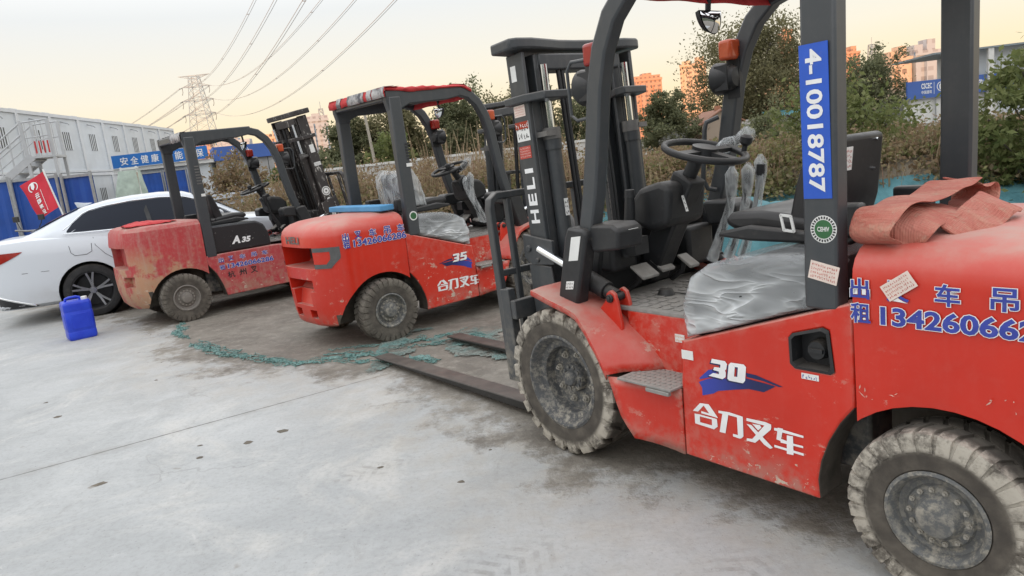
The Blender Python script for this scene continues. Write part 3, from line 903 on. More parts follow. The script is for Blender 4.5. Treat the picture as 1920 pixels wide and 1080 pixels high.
    for s in (1, -1):
        arm.prism([(0.36, z0 + 0.02), (0.80, z0 + 0.055), (0.93, z0 + 0.03), (0.95, z0 + 0.01), (0.80, z0 - 0.005), (0.40, z0 - 0.01)], 'Y', s * 0.245, s * 0.285)
        arm.box(0.36, 0.50, s * 0.235, s * 0.295, z0 + 0.02, z0 + 0.135)
        arm.cyl((0.44, s * 0.24, z0 + 0.03), (0.44, s * 0.302, z0 + 0.03), 0.012, 12)
    arm.build('seat_bolster', 'plastic', R0, bevel=0.014)
    bk = [(0.67, z0 + 0.04), (0.63, z0 + 0.20), (0.580, z0 + 0.335), (0.555, z0 + 0.362), (0.520, z0 + 0.352), (0.545, z0 + 0.12), (0.575, z0 + 0.02)]
    bko = MB().prism(bk, 'Y', -0.23, 0.23).build('seat_back', 'seat', R0, bevel=0.03, seg=3)
    for (y, f) in ((0.16, 0.9), (-0.16, 0.9), (0.16, 0.42), (-0.16, 0.42)):
        c = Vector((0.545, y, z0 + 0.12)).lerp(Vector((0.520, y, z0 + 0.352)), f)
        MB().cyl(c, c + Vector((-0.010, 0, -0.001)), 0.006, 8).build('back_bolt', 'chrome', bko)
    if model == '30':
        sticker(bko, (0.5265, 0.10, z0 + 0.23), (0, -1, 0), (-0.11, 0, 1), 0.075, 0.085, 'white', 4, 'ink_red', 0.0, lift=0.004)
        bc = MB()
        for (a, b) in (((0.600, z0 + 0.035), (0.612, z0 + 0.095)), ((0.640, z0 + 0.04), (0.652, z0 + 0.10))):
            bc.beam([(a[0], 0.292, a[1]), (b[0], 0.292, b[1])], 0.009, 0.006)
        bc.beam([(0.598, 0.292, z0 + 0.037), (0.642, 0.292, z0 + 0.042)], 0.009, 0.006)
        bc.beam([(0.610, 0.292, z0 + 0.093), (0.654, 0.292, z0 + 0.098)], 0.009, 0.006)
        bc.build('belt_buckle', 'white', R0)
        hw = MB().tube([(0.52, 0.16, z0 + 0.13), (0.54, 0.17, z0 + 0.17), (0.56, 0.175, z0 + 0.205)], [0.020, 0.026, 0.018], 8)
        hw.build('seat_tag', 'pale_pink', so)
    if film and model == '35':
        wrinkled_cover([(0.50, 1.07), (0.72, 1.06), (0.70, 1.20), (0.66, 1.34), (0.60, 1.42), (0.52, 1.42), (0.47, 1.34), (0.48, 1.20)], 0.235, 0.255, 0.016, 'seat_film', 'sleeve', R0, seed=5.0)
    # ---- overhead guard
    gd = MB()
    for s in (1, -1):
        gd.beam([(0.368, s * 0.495, 0.66 if old else 0.852), (0.36, s * 0.495, 1.35), (0.352, s * 0.485, 2.03)], 0.115, 0.072)
        gd.prism([(0.275, 2.0), (0.275, 2.085), (1.06, 2.105), (1.10, 2.02), (0.90, 1.985), (0.5, 1.965), (0.42, 1.93), (0.42, 1.9), (0.30, 1.9)], 'Y', s * 0.445, s * 0.512)
        gd.beam([(1.02, s * 0.478, 2.058), (1.14, s * 0.478, 2.025), (1.235, s * 0.475, 1.945), (1.305, s * 0.472, 1.83), (1.355, s * 0.468, 1.68), (1.405, s * 0.464, 1.42), (1.445, s * 0.460, 1.25), (1.50, s * 0.455, 1.07)], 0.082, 0.07)
    gd.box(0.275, 0.335, -0.445, 0.445, 2.0, 2.075)
    gd.box(1.06, 1.12, -0.445, 0.445, 2.03, 2.09)
    for i in range(7):
        y = -0.36 + i * 0.12
        gd.box(0.30, 1.10, y - 0.02, y + 0.02, 2.062, 2.095)
    gd.build('overhead_guard', 'guard', R0, bevel=0.010)
    # lower pillar covers
    for s in (1, -1):
        pc = MB()
        pc.prism([(1.690, 0.748), (1.555, 0.738), (1.455, 1.065), (1.47, 1.095), (1.575, 1.105), (1.60, 1.06)], 'Y', s * 0.452, s * 0.525)
        pc.prism([(1.30, 1.005), (1.46, 0.985), (1.50, 1.10), (1.47, 1.112), (1.33, 1.112), (1.295, 1.09)], 'Y', s * 0.33, s * 0.49)
        pc.build('pillar_cover', 'plastic', R0, bevel=0.014)
    # roof cloth
    if not old:
        rc = MB()
        x0 = 0.24
        for s in (1, -1):
            rows = []
            for i, x in enumerate(np.linspace(0.26, 1.16, 26)):
                dz = 0.003 * math.sin(i * 1.9) + 0.002 * math.sin(i * 4.1)
                drop = 0.016 + 0.010 * math.sin(i * 0.3 + s) + 0.002 * math.sin(i * 1.1)
                zz = 2.103 + 0.002 * math.sin(i * 0.7)
                if x > 1.08: zz -= (x - 1.08) * 0.4
                rows.append([(x, s * 0.519, zz - 0.012 - drop), (x, s * 0.522, zz - 0.008), (x, s * 0.505, zz + 0.004 + dz), (x, s * 0.44, zz + 0.006 - dz), (x, s * 0.36, zz + 0.002)])
            rc.sheet(rows)
        rows = []
        for i, y in enumerate(np.linspace(-0.53, 0.53, 24)):
            w_ = 0.004 * math.sin(i * 1.7)
            rows.append([(0.258, y, 2.03 + w_), (0.252, y, 2.07), (0.27, y, 2.108 + w_), (0.40, y, 2.112)])
        rc.sheet(rows)
        rows = []
        for i, y in enumerate(np.linspace(-0.5, 0.5, 24)):
            w_ = 0.003 * math.sin(i * 0.9)
            rows.append([(0.98, y, 2.118), (1.10, y, 2.112 + w_), (1.15, y, 2.08), (1.145, y, 2.02 + w_ * 1.5), (1.13, y, 1.985 + w_)])
        rc.sheet(rows)
        rco = rc.build('roof_cloth', 'cloth', R0, smooth=60, solid=0.002)
        gc = MB()
        for (ya, yb) in ((-0.22, -0.30), (-0.32, -0.52), (0.14, -0.16), (0.36, 0.28)):
            rows = []
            for i, y in enumerate(np.linspace(ya, yb, 6)):
                rows.append([(0.254, y, 2.028), (0.247, y, 2.07), (0.264, y, 2.114), (0.36, y, 2.118)])
            gc.sheet(rows)
        gc.build('tape_wraps', 'greycloth', rco, smooth=60, solid=0.003)
    else:
        rc = MB()
        rows = []
        for i, y in enumerate(np.linspace(-0.52, -0.1, 10)):
            w_ = 0.012 * math.sin(i * 1.7)
            rows.append([(0.262, y, 1.99 + w_), (0.256, y, 2.05), (0.27, y, 2.085), (0.33, y, 2.09)])
        rc.sheet(rows)
        rc.build('roof_cloth', 'greycloth', R0, smooth=60, solid=0.004)
    # mirror under the guard
    mr = MB()
    arc = [(0.075 * math.cos(a), -0.10 * math.sin(a)) for a in np.linspace(0, PI, 18)]
    mm = Matrix.Translation((1.13, 0.0, 1.955)) @ Matrix.Rotation(0.12, 4, 'Y')
    k_ = len(arc)
    mr.add([mm @ Vector((0.0, a, b)) for a, b in arc] + [mm @ Vector((0.03, a * 0.8, b * 0.8)) for a, b in arc], [(i, (i + 1) % k_, (i + 1) % k_ + k_, i + k_) for i in range(k_)] + [tuple(range(k_, 2 * k_))])
    mr.cyl((1.14, 0, 1.955), (1.13, 0, 2.05), 0.012, 8)
    mo = mr.build('rear_mirror', 'plastic', R0, smooth=40)
    mg = MB()
    mg.sheet([[mm @ Vector((-0.003 - 0.022 * (1 - f * f), a * 0.93 * f, -0.040 + (b * 0.93 + 0.036) * f)) for a, b in arc + [(-0.05, -0.002), (0.0, -0.002), (0.05, -0.002)]] for f in (0.02, 0.25, 0.5, 0.75, 1.0)], True)
    mg.build('mirror_glass', 'mirror', mo, smooth=80)
    # ---- head lamps and indicators on the front pillars
    for s in (1, -1):
        hl = MB()
        c = Vector((1.465 if s == side else 1.385, s * 0.415, 1.70))
        hl.lathe([(0.0, -0.085), (0.045, -0.08), (0.062, -0.05), (0.075, 0.0), (0.078, 0.03), (0.070, 0.035), (0.0, 0.035)], 22, Matrix.Translation(c) @ Matrix.Rotation(-PI / 2, 4, 'Z'))
        for i in range(5):
            hl.box(c.x - 0.062, c.x + 0.01, c.y - 0.06 + i * 0.028, c.y - 0.054 + i * 0.028, c.z - 0.058, c.z + 0.058)
        hl.box(c.x - 0.085, c.x - 0.015, s * 0.425, s * 0.445, 1.60, 1.84)
        ho = hl.build('head_lamp', 'plastic', R0, smooth=35)
        lg = MB().lathe([(0.0, 0.037), (0.069, 0.037)], 22, Matrix.Translation(c) @ Matrix.Rotation(-PI / 2, 4, 'Z'))
        lg.build('lamp_glass', 'mirror', ho)
        MB().box(c.x - 0.085, c.x - 0.01, s * 0.365, s * 0.455, 1.780, 1.875).build('indicator_lamp', 'lens_red' if s > 0 else 'lens_orange', R0, bevel=0.016, seg=3)
        if s == side:
            bw = MB()
            bw.tube([(1.41, s * 0.43, 1.575), (1.53, s * 0.44, 1.565), (1.56, s * 0.445, 1.59), (1.565, s * 0.445, 1.78), (1.54, s * 0.44, 1.815), (1.38, s * 0.43, 1.81)], 0.008, 8)
            bw.build('lamp_guard', 'guard', R0, smooth=40)
    if side > 0:
        gh = MB()
        gh.tube([(1.42, -0.405, 1.52), (1.46, -0.36, 1.50), (1.47, -0.355, 1.46), (1.50, -0.36, 1.22), (1.49, -0.38, 1.17), (1.46, -0.41, 1.16)], 0.012, 8)
        gh.build('grab_handle', 'guard', R0, smooth=40)
    # ---- mast
    MS = bpy.data.objects.new('mast', None)
    COL.objects.link(MS)
    MS.parent = R0
    MS.location = (2.08 if old else 1.927, 0, 0.40)
    MS.scale = (1, 1.0 if old else 0.893, 1)
    MS.rotation_euler = (0, math.radians(mast_tilt), 0)
    MM = 'old_mast' if old else 'mast'
    def mz(z): return z - 0.40 + (ht * (z - 0.4) / 1.5 if z > 0.4 else 0.0)
    ht = 0.29 if old else 0.0
    for s in (1, -1):
        orl = MB()
        orl.box(-0.062, 0.062, s * 0.405, s * 0.430, mz(0.18), mz(1.93))
        orl.box(-0.062, -0.042, s * 0.345, s * 0.405, mz(0.18), mz(1.72))
        orl.box(0.042, 0.062, s * 0.345, s * 0.405, mz(0.18), mz(1.93))
        orl.build('outer_rail', MM, MS, bevel=0.006)
        irl = MB()
        irl.box(-0.050, 0.050, s * 0.315, s * 0.338, mz(0.22), mz(1.92))
        irl.box(-0.050, -0.032, s * 0.262, s * 0.315, mz(0.22), mz(1.92))
        irl.box(0.032, 0.050, s * 0.262, s * 0.315, mz(0.22), mz(1.92))
        irl.build('inner_rail', MM, MS, bevel=0.005)
        cy = MB()
        cy.cyl((-0.090, s * 0.315, mz(0.30)), (-0.090, s * 0.315, mz(1.50)), 0.040, 20)
        cy.cyl((-0.090, s * 0.315, mz(1.45)), (-0.090, s * 0.315, mz(1.53)), 0.046, 20)
        co = cy.build('lift_cylinder', MM, MS, smooth=35)
        MB().cyl((-0.090, s * 0.315, mz(1.53)), (-0.090, s * 0.315, mz(1.86)), 0.021, 16).build('piston_rod', 'chrome', co, smooth=35)
        bd = MB().cyl((-0.090, s * 0.315, mz(1.50)), (-0.090, s * 0.315, mz(1.555)), 0.049, 20)
        bd.box(-0.14, -0.06, s * 0.33, s * 0.40, mz(1.515), mz(1.54))
        bd.build('cylinder_collar', 'steel', co, smooth=35)
        ear = MB().prism([(-0.175, s * 0.20), (-0.10, s * 0.20), (0.09, s * 0.34), (0.09, s * 0.46), (-0.06, s * 0.46), (-0.165, s * 0.40)], 'Z', mz(1.69), mz(1.728))
        ear.build('mast_crosshead', MM, MS, bevel=0.006)
        chn = MB()
        for i in range(46):
            zc = mz(1.86) - i * 0.030
            chn.box(0.0, 0.026, s * 0.205 - 0.012, s * 0.205 + 0.012, zc - 0.012, zc + 0.012)
            chn.cyl((0.013, s * 0.205 - 0.017, zc), (0.013, s * 0.205 + 0.017, zc), 0.010, 8)
        chn.build('lift_chain', 'steel' if not old else 'old_mast', MS)
        hs = MB()
        hs.tube([(-0.05, s * 0.15, mz(0.5)), (-0.055, s * 0.155, mz(1.2)), (-0.04, s * 0.16, mz(1.86))], 0.012, 8)
        hs.tube([(-0.05, s * 0.125, mz(0.5)), (-0.055, s * 0.128, mz(1.2)), (-0.04, s * 0.13, mz(1.86))], 0.012, 8)
        hs.build('hydraulic_hose', 'plastic', MS, smooth=60)
        mbk = MB()
        mbk.prism([(-0.085, mz(0.90)), (-0.085, mz(1.06)), (0.0, mz(1.06)), (0.095, mz(1.02)), (0.115, mz(0.96)), (0.06, mz(0.90))], 'Y', s * 0.328, s * 0.345)
        mbk.prism([(-0.12, mz(0.89)), (-0.12, mz(1.01)), (0.10, mz(1.05)), (0.11, mz(0.93)), (0.05, mz(0.89))], 'Y', s * 0.430, s * 0.452)
        mbk.lathe([(0, 0.012), (0.016, 0.012), (0.018, 0.0)], 14, Matrix.Translation((0.06, s * 0.452, mz(0.975))) @ (Matrix.Identity(4) if s > 0 else Matrix.Rotation(PI, 4, 'Z')))
        mbk.lathe([(0, 0.012), (0.011, 0.012), (0.012, 0.0)], 14, Matrix.Translation((0.0, s * 0.452, mz(0.915))) @ (Matrix.Identity(4) if s > 0 else Matrix.Rotation(PI, 4, 'Z')))
        mbk.build('mast_bracket', MM, MS, bevel=0.004)
    tb = MB()
    bow = [(-0.06, -0.505), (-0.085, -0.46), (-0.09, -0.36), (-0.07, -0.25), (-0.045, -0.12), (-0.04, 0.0), (-0.045, 0.12), (-0.07, 0.25), (-0.09, 0.36), (-0.085, 0.465), (-0.06, 0.505), (0.09, 0.505), (0.11, 0.40), (0.14, 0.20), (0.15, 0.0), (0.14, -0.2), (0.11, -0.38), (0.09, -0.505)]
    tb.prism(bow, 'Z', mz(1.940), mz(1.992))
    tb.box(-0.06, 0.05, -0.31, 0.31, mz(1.84), mz(1.922))
    tb.build('top_beam', MM, MS, bevel=0.010)
    lo = MB()
    lo.box(-0.07, 0.05, -0.34, 0.34, mz(0.20), mz(0.34))
    lo.box(-0.12, -0.062, -0.34, 0.34, mz(0.80), mz(0.93))
    lo.prism([(-0.085, mz(0.18)), (0.085, mz(0.18)), (0.085, mz(0.90)), (-0.085, mz(0.88)), (-0.10, mz(0.70)), (-0.085, mz(0.52))], 'Y', 0.4305, 0.446)
    lo.build('mast_tie', MM, MS, bevel=0.006)
    if old:
        mp = MB().box(0.020, 0.032, -0.255, 0.255, mz(0.42), mz(1.62))
        mp.box(0.018, 0.034, -0.12, 0.12, mz(1.62), mz(1.80))
        for y in (-0.19, -0.09, 0.02, 0.11, 0.2):
            mp.tube([(0.0, y, mz(0.45)), (0.004, y + 0.01, mz(1.1)), (0.0, y, mz(1.84))], 0.016, 8)
        mp.build('hose_panel', MM, MS)
    # carriage, backrest, forks
    ca = MB()
    for z in (0.24, 0.62):
        ca.box(0.115, 0.155, -0.565, 0.565, mz(z), mz(z + 0.10))
    for s in (1, -1):
        ca.box(0.02, 0.115, s * 0.20, s * 0.24, mz(0.20), mz(0.75))
        ca.cyl((0.0, s * 0.2, mz(0.30)), (0.0, s * 0.26, mz(0.30)), 0.05, 14)
    ca.build('fork_carriage', MM, MS, bevel=0.006)
    lbk = MB()
    for s in (1, -1):
        lbk.beam([(0.235, s * 0.30, mz(1.262)), (0.235, s * 0.50, mz(1.262)), (0.235, s * 0.537, mz(1.240)), (0.235, s * 0.548, mz(1.20)), (0.235, s * 0.548, mz(0.28))], 0.038, 0.05, (1, 0, 0))
        lbk.box(0.215, 0.25, s * 0.40, s * 0.435, mz(0.30), mz(1.245))
        lbk.box(0.155, 0.225, s * 0.515, s * 0.570, mz(0.28), mz(0.78))
        lbk.box(0.155, 0.225, s * 0.11, s * 0.145, mz(0.62), mz(0.78))
    lbk.box(0.216, 0.252, -0.30, 0.30, mz(1.244), mz(1.28))
    lbk.box(0.218, 0.248, -0.53, 0.53, mz(0.84), mz(0.875))
    for y in (-0.12, 0.12):
        lbk.box(0.217, 0.249, y - 0.017, y + 0.017, mz(0.70), mz(1.243))
    for yb in (0.44, 0.452):
        pass
    lbk.build('load_backrest', MM, MS, bevel=0.006)
    for s in (1, -1):
        fk = MB()
        y0, y1 = (0.245, 0.375) if s > 0 else (-0.415, -0.285)
        xb = 2.05 if not old else 2.42
        L = 4.10 if not old else xb + 1.3
        fk.prism([(xb - 0.012, 0.78), (xb + 0.03, 0.78), (xb + 0.048, 0.115), (xb + 0.11, 0.088), (L, 0.052), (L + 0.02, 0.045), (L, 0.038), (xb + 0.7, 0.033), (xb + 0.06, 0.033), (xb + 0.01, 0.06)], 'Y', y0, y1)
        fk.build('fork', 'fork', R0, bevel=0.008)
    # ---- lettering on the decorated side
    O = (0, side * 0.53, 0)
    up_ = (0, 0, 1)
    if not old:
        t = [] if False else MB()
        fx = -1 if side > 0 else 1
        # stylised maker name and size number; on the other side the same artwork runs the other way along x
        if side > 0:
            du, dv = 0.0, 0.0
        else:
            du, dv = 1.44, -0.015
        flat(t, shift(HE, du, dv), O, u_s, up_, 0.0014)
        t.build('maker_lettering', 'decal_white', R0)
        sw_ = MB()
        if side > 0:
            flat(sw_, SW, O, u_s, up_, 0.0012)
        else:
            flat(sw_, [[(0.05 - a, b) for a, b in q] for q in SW], O, u_s, up_, 0.0012)
        sw_.build('size_swoosh', 'swoosh', R0)
        nv, nw = MB(), MB()
        dig = T3 + (T0 if model == '30' else T5)
        off = (0.0, 0.0) if side > 0 else (1.545, 0.005)
        flat(nv, shift(dig, off[0] - 0.007, off[1] - 0.006), O, u_s, up_, 0.0018)
        flat(nw, shift(dig, *off), O, u_s, up_, 0.0026)
        nv.build('size_shadow', 'navy', R0)
        nw.build('size_number', 'decal_white', R0)
    # hire advertisement
    if old:
        ax0, z1, z2, dig_w = 0.425, 0.585, 0.500, 0.56
        A0 = lambda d: Vector((ax0 + d, side * 0.53, 0)) if side < 0 else None
    elif side > 0:
        ax0, z1, z2 = -0.262, 0.905, 0.828
    else:
        ax0, z1, z2 = -0.325, 0.905, 0.845
    bw_, bb_ = MB(), MB()
    ysurf = side * (0.53 if old else 0.5435)
    def ad(sx, z, s, w, h, bold=0.022):
        org = (sx * u_s[0], ysurf, z)
        letters(bw_, s, org, u_s, up_, w, h, 0.0014, bold, 0.030)
        letters(bb_, s, org, u_s, up_, w, h, 0.0022, bold)
    ch_h = 0.064 if not old else 0.055
    ad(ax0, z1, '\u51fa', 0.060, ch_h)
    ad(ax0, z2, '\u79df', 0.062, ch_h)
    ad(ax0 + 0.092, z2 + 0.002, '13426066286', 0.50 if not old else 0.55, 0.058, 0.03)
    for q, c in zip((0.110, 0.245, 0.385, 0.515), '\u53c9\u8f66\u540a\u8f66'):
        ad(ax0 + q, z1 + (0.004 if side < 0 else 0.0), c, 0.066, ch_h)
    bw_.build('advert_outline', 'decal_white', R0)
    bb_.build('advert_lettering', 'decal_blue', R0)
    if old:
        a3 = MB()
        letters(a3, 'A', (0.62, side * 0.50, 0.772), u_s, up_, 0.10, 0.092, 0.002, 0.05, shear=0.25)
        letters(a3, '35', (0.735, side * 0.50, 0.774), u_s, up_, 0.115, 0.066, 0.002, 0.05, shear=0.25)
        a3.build('model_lettering', 'decal_white', R0)
        hx = MB()
        for i, c in enumerate('\u676d\u5dde\u53c9'):
            letters(hx, c, (0.50 + i * 0.135, side * 0.53, 0.392 + 0.004 * i), u_s, up_, 0.085, 0.078, 0.0015, 0.02)
        hx.build('maker_lettering', 'ink_black', R0)
    return R0, MS

fl1, mast1 = forklift('forklift', 'nearest red forklift, size 30 on its side and a blue numbered plate on its pillar', (1.6328, 2.2934, 0), 2.2066, '30', 1)
fl2, mast2 = forklift('forklift', 'clean red forklift with size 35 on its side, parked between the other two forklifts', (-1.3991, 6.4789, 0), 0.6668, '35', -1)
fl3, mast3 = forklift('forklift', 'faded old red forklift with black hood marked A35, parked beside the white car', (-3.9993, 8.5145, 0), 0.6672, 'A35', -1, old=True, mast_tilt=-10.3, film=False)

# details of the nearest truck
S1 = 0.5305
up_ = (0, 0, 1)
pl = MB().box(0.318, 0.412, 0.531, 0.5335, 1.213, 1.684).build('number_plate', 'plate_blue', fl1)
nb = MB()
letters(nb, '4-10018787', (0.392, 0.5335, 1.668), (0, 0, -1), (-1, 0, 0), 0.435, 0.054, 0.0012, 0.025)
nb.build('plate_number', 'decal_white', pl)
UL, VL = (-1, 0, 0), (0, 0, 1)
# round seal
rs = MB()
disc(rs, (0.350, 0.531, 1.116), UL, VL, 0.044, 0.0010)
rso = rs.build('round_seal', 'white', fl1)
rg = MB()
disc(rg, (0.350, 0.531, 1.116), UL, VL, 0.030, 0.0018)
rg.build('seal_disc', 'green_print', rso)
rt_ = MB()
letters(rt_, 'CEHIV', (0.370, 0.531, 1.109), UL, VL, 0.040, 0.015, 0.0026, 0.02)
rt_.build('seal_letters', 'white', rso)
rk = MB()
for i in range(26):
    a = 2 * PI * i / 26
    c = Vector((0.350 + 0.037 * math.cos(a), 0.531, 1.116 + 0.037 * math.sin(a)))
    d = Vector((math.cos(a), 0, math.sin(a)))
    e = Vector((-math.sin(a), 0, math.cos(a)))
    rk.add([c + d * 0.004 + e * 0.0025 + Vector((0, 0.002, 0)), c + d * 0.004 - e * 0.0025 + Vector((0, 0.002, 0)), c - d * 0.004 - e * 0.0025 + Vector((0, 0.002, 0)), c - d * 0.004 + e * 0.0025 + Vector((0, 0.002, 0))], [(0, 1, 2, 3)])
rk.build('seal_rim', 'ink_black', rso)
sticker(fl1, (0.408, 0.532, 0.958), UL, VL, 0.098, 0.060, 'pale_pink', 4, 'ink_red', -0.22)
sticker(fl1, (0.140, 0.546, 0.905), UL, VL, 0.096, 0.052, 'pale_pink', 4, 'ink_red', 0.60)
sticker(fl1, (0.957, 0.531, 0.593), UL, VL, 0.055, 0.036, 'white', 2, 'ink_black', 0.0, mk=False)
sticker(fl1, (0.445, 0.531, 0.606), UL, VL, 0.062, 0.020, 'white', 1, 'decal_blue')
sticker(fl1, (1.095, 0.4045, 0.610), UL, VL, 0.050, 0.034, 'white', 2, 'orange')
sticker(fl1, (1.582, 0.5255, 0.950), (-1, 0, 0.10), (-0.30, 0, 1), 0.062, 0.115, 'white', 1, 'ink_black', mk=False)
sticker(fl1, (1.622, 0.5255, 0.815), (-1, 0, 0.10), (-0.30, 0, 1), 0.052, 0.040, 'white', 2, 'ink_black')
sticker(fl1, (1.299, 0.42, 1.062), (0, -1, 0), (0, 0, 1), 0.060, 0.022, 'white', 1, 'ink_black')
sticker(fl1, (1.253, 0.09, 1.115), (0, -1, 0), (0.30, 0, 1), 0.016, 0.075, 'white', 3, 'ink_black')
hl_ = MB()
for _i, (_c, _w) in enumerate((('H', 0.068), ('E', 0.060), ('L', 0.058), ('I', 0.022))):
    letters(hl_, _c, (-0.034, 0.430, 0.700 + (0.0, 0.090, 0.172, 0.252)[_i]), (0, 0, 1), (1, 0, 0), _w, 0.066, 0.0012, 0.03)
hl_.build('mast_lettering', 'decal_white', mast1)
sticker(mast1, (0.050, 0.4305, 1.230), (-1, 0, 0), (0, 0, 1), 0.085, 0.055, 'pale_pink', 4, 'ink_red')
sticker(mast1, (0.052, 0.4305, 1.110), (-1, 0, 0), (0, 0, 1), 0.100, 0.095, 'white', 2, 'ink_black')
sticker(mast1, (0.055, 0.4328, 1.170), (-1, 0, 0), (0, 0, 1), 0.100, 0.035, 'lens_red', 1, 'white')
sticker(mast1, (0.050, 0.4305, 1.025), (-1, 0, 0), (0, 0, 1), 0.090, 0.060, 'ink_red', 4, 'pale_pink')
sticker(mast1, (0.035, 0.4305, 1.400), (-1, 0, 0), (0, 0, 1), 0.040, 0.075, 'white', 1, 'ink_black', mk=False)
sticker(mast1, (-0.1315, 0.33, 0.72), (0, -1, 0), (0, 0, 1), 0.028, 0.085, 'white', 3, 'ink_black')
rs2 = MB()
disc(rs2, (0.372, -0.532, 1.02), (1, 0, 0), (0, 0, 1), 0.040, 0.001)
rs2o = rs2.build('round_seal', 'white', fl2)
rg2 = MB()
disc(rg2, (0.372, -0.532, 1.02), (1, 0, 0), (0, 0, 1), 0.030, 0.002)
rg2.build('seal_disc', 'green_print', rs2o)
vt = MB()
for i in range(6):
    vt.box(0.385, 0.425, -0.5335, -0.531, 1.50 + i * 0.025, 1.512 + i * 0.025)
vt.build('pillar_slots', 'ink_black', fl2)
sticker(fl2, (0.372, -0.5315, 1.44), (1, 0, 0), VL, 0.055, 0.030, 'white', 1, 'ink_black', mk=False)
vt = MB()
for i in range(7):
    vt.box(0.350, 0.400, -0.5335, -0.531, 1.50 + i * 0.032, 1.514 + i * 0.032)
vt.build('pillar_slots', 'steel', fl3)
sticker(fl3, (0.372, -0.5315, 1.36), (1, 0, 0), VL, 0.045, 0.030, 'white', 1, 'ink_black', mk=False)
def scratches(parent, spans, ysurf, cnt, seed):
    rnd = random.Random(seed)
    m_ = MB()
    for (xa, xb, za, zb) in spans:
        for _ in range(cnt):
            x, z = rnd.uniform(xa, xb), za + (zb - za) * rnd.random() ** 1.6
            L, t, a = rnd.choice((0.006, 0.009, 0.014, 0.03)) * rnd.uniform(0.7, 1.3), rnd.uniform(0.0005, 0.0022), rnd.choice((rnd.gauss(1.9, 0.5), rnd.gauss(0.2, 0.3)))
            d, e = Vector((math.cos(a), 0, math.sin(a))), Vector((-math.sin(a), 0, math.cos(a)))
            c = Vector((x, ysurf, z))
            m_.add([c, c + d * L * 0.5 + e * t, c + d * L + e * rnd.uniform(-0.004, 0.004), c + d * L * 0.5 - e * t], [(0, 1, 2, 3)])
    m_.build('paint_scratches', 'scratch', parent)
M['scratch'] = plain('scratched_primer', (0.62, 0.42, 0.34), 0.7, dust=0.0, var=0.25)
scratches(fl1, [(0.42, 0.62, 0.19, 0.30), (0.62, 0.94, 0.185, 0.23)], 0.5306, 11, 5)
scratches(fl1, [(-0.30, -0.10, 0.60, 0.66), (0.12, 0.25, 0.585, 0.62)], 0.5425, 9, 9)
# worn stickers on the old truck's mast
sticker(mast3, (-0.03, -0.4305, 1.36), (1, 0, 0), VL, 0.06, 0.10, 'white', 1, 'ink_black', mk=False)
sticker(mast3, (-0.04, -0.4305, 1.19), (1, 0, 0), VL, 0.09, 0.045, 'white', 2, 'old_mast')
sm = MB()
disc(sm, (0.0, -0.432, 0.86), (1, 0, 0), VL, 0.058, 0.001, r0=0.046)
disc(sm, (0.0, -0.432, 0.86), (1, 0, 0), VL, 0.038, 0.001, r0=0.012)
disc(sm, (0.0, -0.432, 0.755), (1, 0, 0), VL, 0.020, 0.001)
sm.build('round_emblem', 'white', mast3)
sticker(mast3, (-0.02, -0.4305, 0.52), (1, 0, 0), VL, 0.05, 0.20, 'white', 5, 'old_mast')

# ------------------------------------------------------------------ ground
BND = [(-9.0, 11.2), (-6.6, 10.4), (-4.7, 8.6), (-3.75, 7.75), (-3.13, 6.53), (-2.66, 5.92), (-1.75, 5.42), (-1.10, 5.12), (-0.51, 4.36), (-0.12, 3.58), (0.30, 3.02), (0.92, 2.62), (1.45, 2.02), (2.2, 1.2), (3.2, 0.2)]
def dirt_sd(x, y):
    best, sg = 1e9, 1
    for (ax, ay), (bx, by) in zip(BND[:-1], BND[1:]):
        dx, dy = bx - ax, by - ay
        t = max(0, min(1, ((x - ax) * dx + (y - ay) * dy) / (dx * dx + dy * dy)))
        px, py = ax + dx * t, ay + dy * t
        d = math.hypot(x - px, y - py)
        if d < best:
            best = d
            sg = 1 if dx * (y - ay) - dy * (x - ax) > 0 else -1
    return best * sg
gx = np.concatenate([[-1500, -400, -120, -60, -30, -18, -13, -10.5], np.arange(-9, 5.001, 0.09), [5.6, 6.5, 8, 10.5, 14, 20, 32, 60, 120, 400, 1500]])
gy = np.concatenate([[-300, -60, -20, -8, -3, -1], np.arange(0.0, 13.001, 0.09), [14, 15.5, 18, 22, 28, 36, 50, 80, 150, 400, 900, 2500]])
mb = MB()
mb.sheet([[(x, y, 0.0) for x in gx] for y in gy])
gnd = mb.build('ground', None, None)
tag(gnd, kind='structure')
at = gnd.data.attributes.new('dirt', 'FLOAT', 'POINT')
vals = np.zeros(len(gnd.data.vertices), dtype=np.float32)
for i, v in enumerate(gnd.data.vertices):
    x, y = v.co.x, v.co.y
    if -9.5 < x < 5.5 and -0.5 < y < 13.5:
        vals[i] = dirt_sd(x, y)
    else:
        vals[i] = 3.0 if (y > 12.5 or x > 5) else -3.0
at.data.foreach_set('value', vals)
n = N('yard_concrete_and_dirt')
P3 = n.pos
big = n.noise(0.55, 6, 0.6, P3)
mid = n.noise(2.2, 7, 0.65, P3, 0.6)
fine = n.noise(38, 5, 0.7, P3)
trowel = n.noise(3.0, 6, 0.7, n.scaled(P3, (0.5, 3.2, 1)))
con = n.mix(n.rng(big, 0.28, 0.72), (0.345, 0.352, 0.350), (0.455, 0.459, 0.450))
con = n.mix(n.rng(mid, 0.35, 0.72, 0.0, 0.7), con, (0.308, 0.314, 0.310))
con = n.mix(n.rng(n.noise(0.9, 6, 0.72, P3, 1.2), 0.50, 0.68, 0.0, 0.65), con, (0.51, 0.495, 0.465))
con = n.mix(n.rng(trowel, 0.52, 0.78, 0.0, 0.45), con, (0.49, 0.483, 0.46))
con = n.mix(n.rng(n.noise(5.0, 8, 0.75, n.scaled(P3, (1.7, 0.6, 1)), 0.8), 0.56, 0.72, 0.0, 0.38), con, (0.235, 0.232, 0.218))
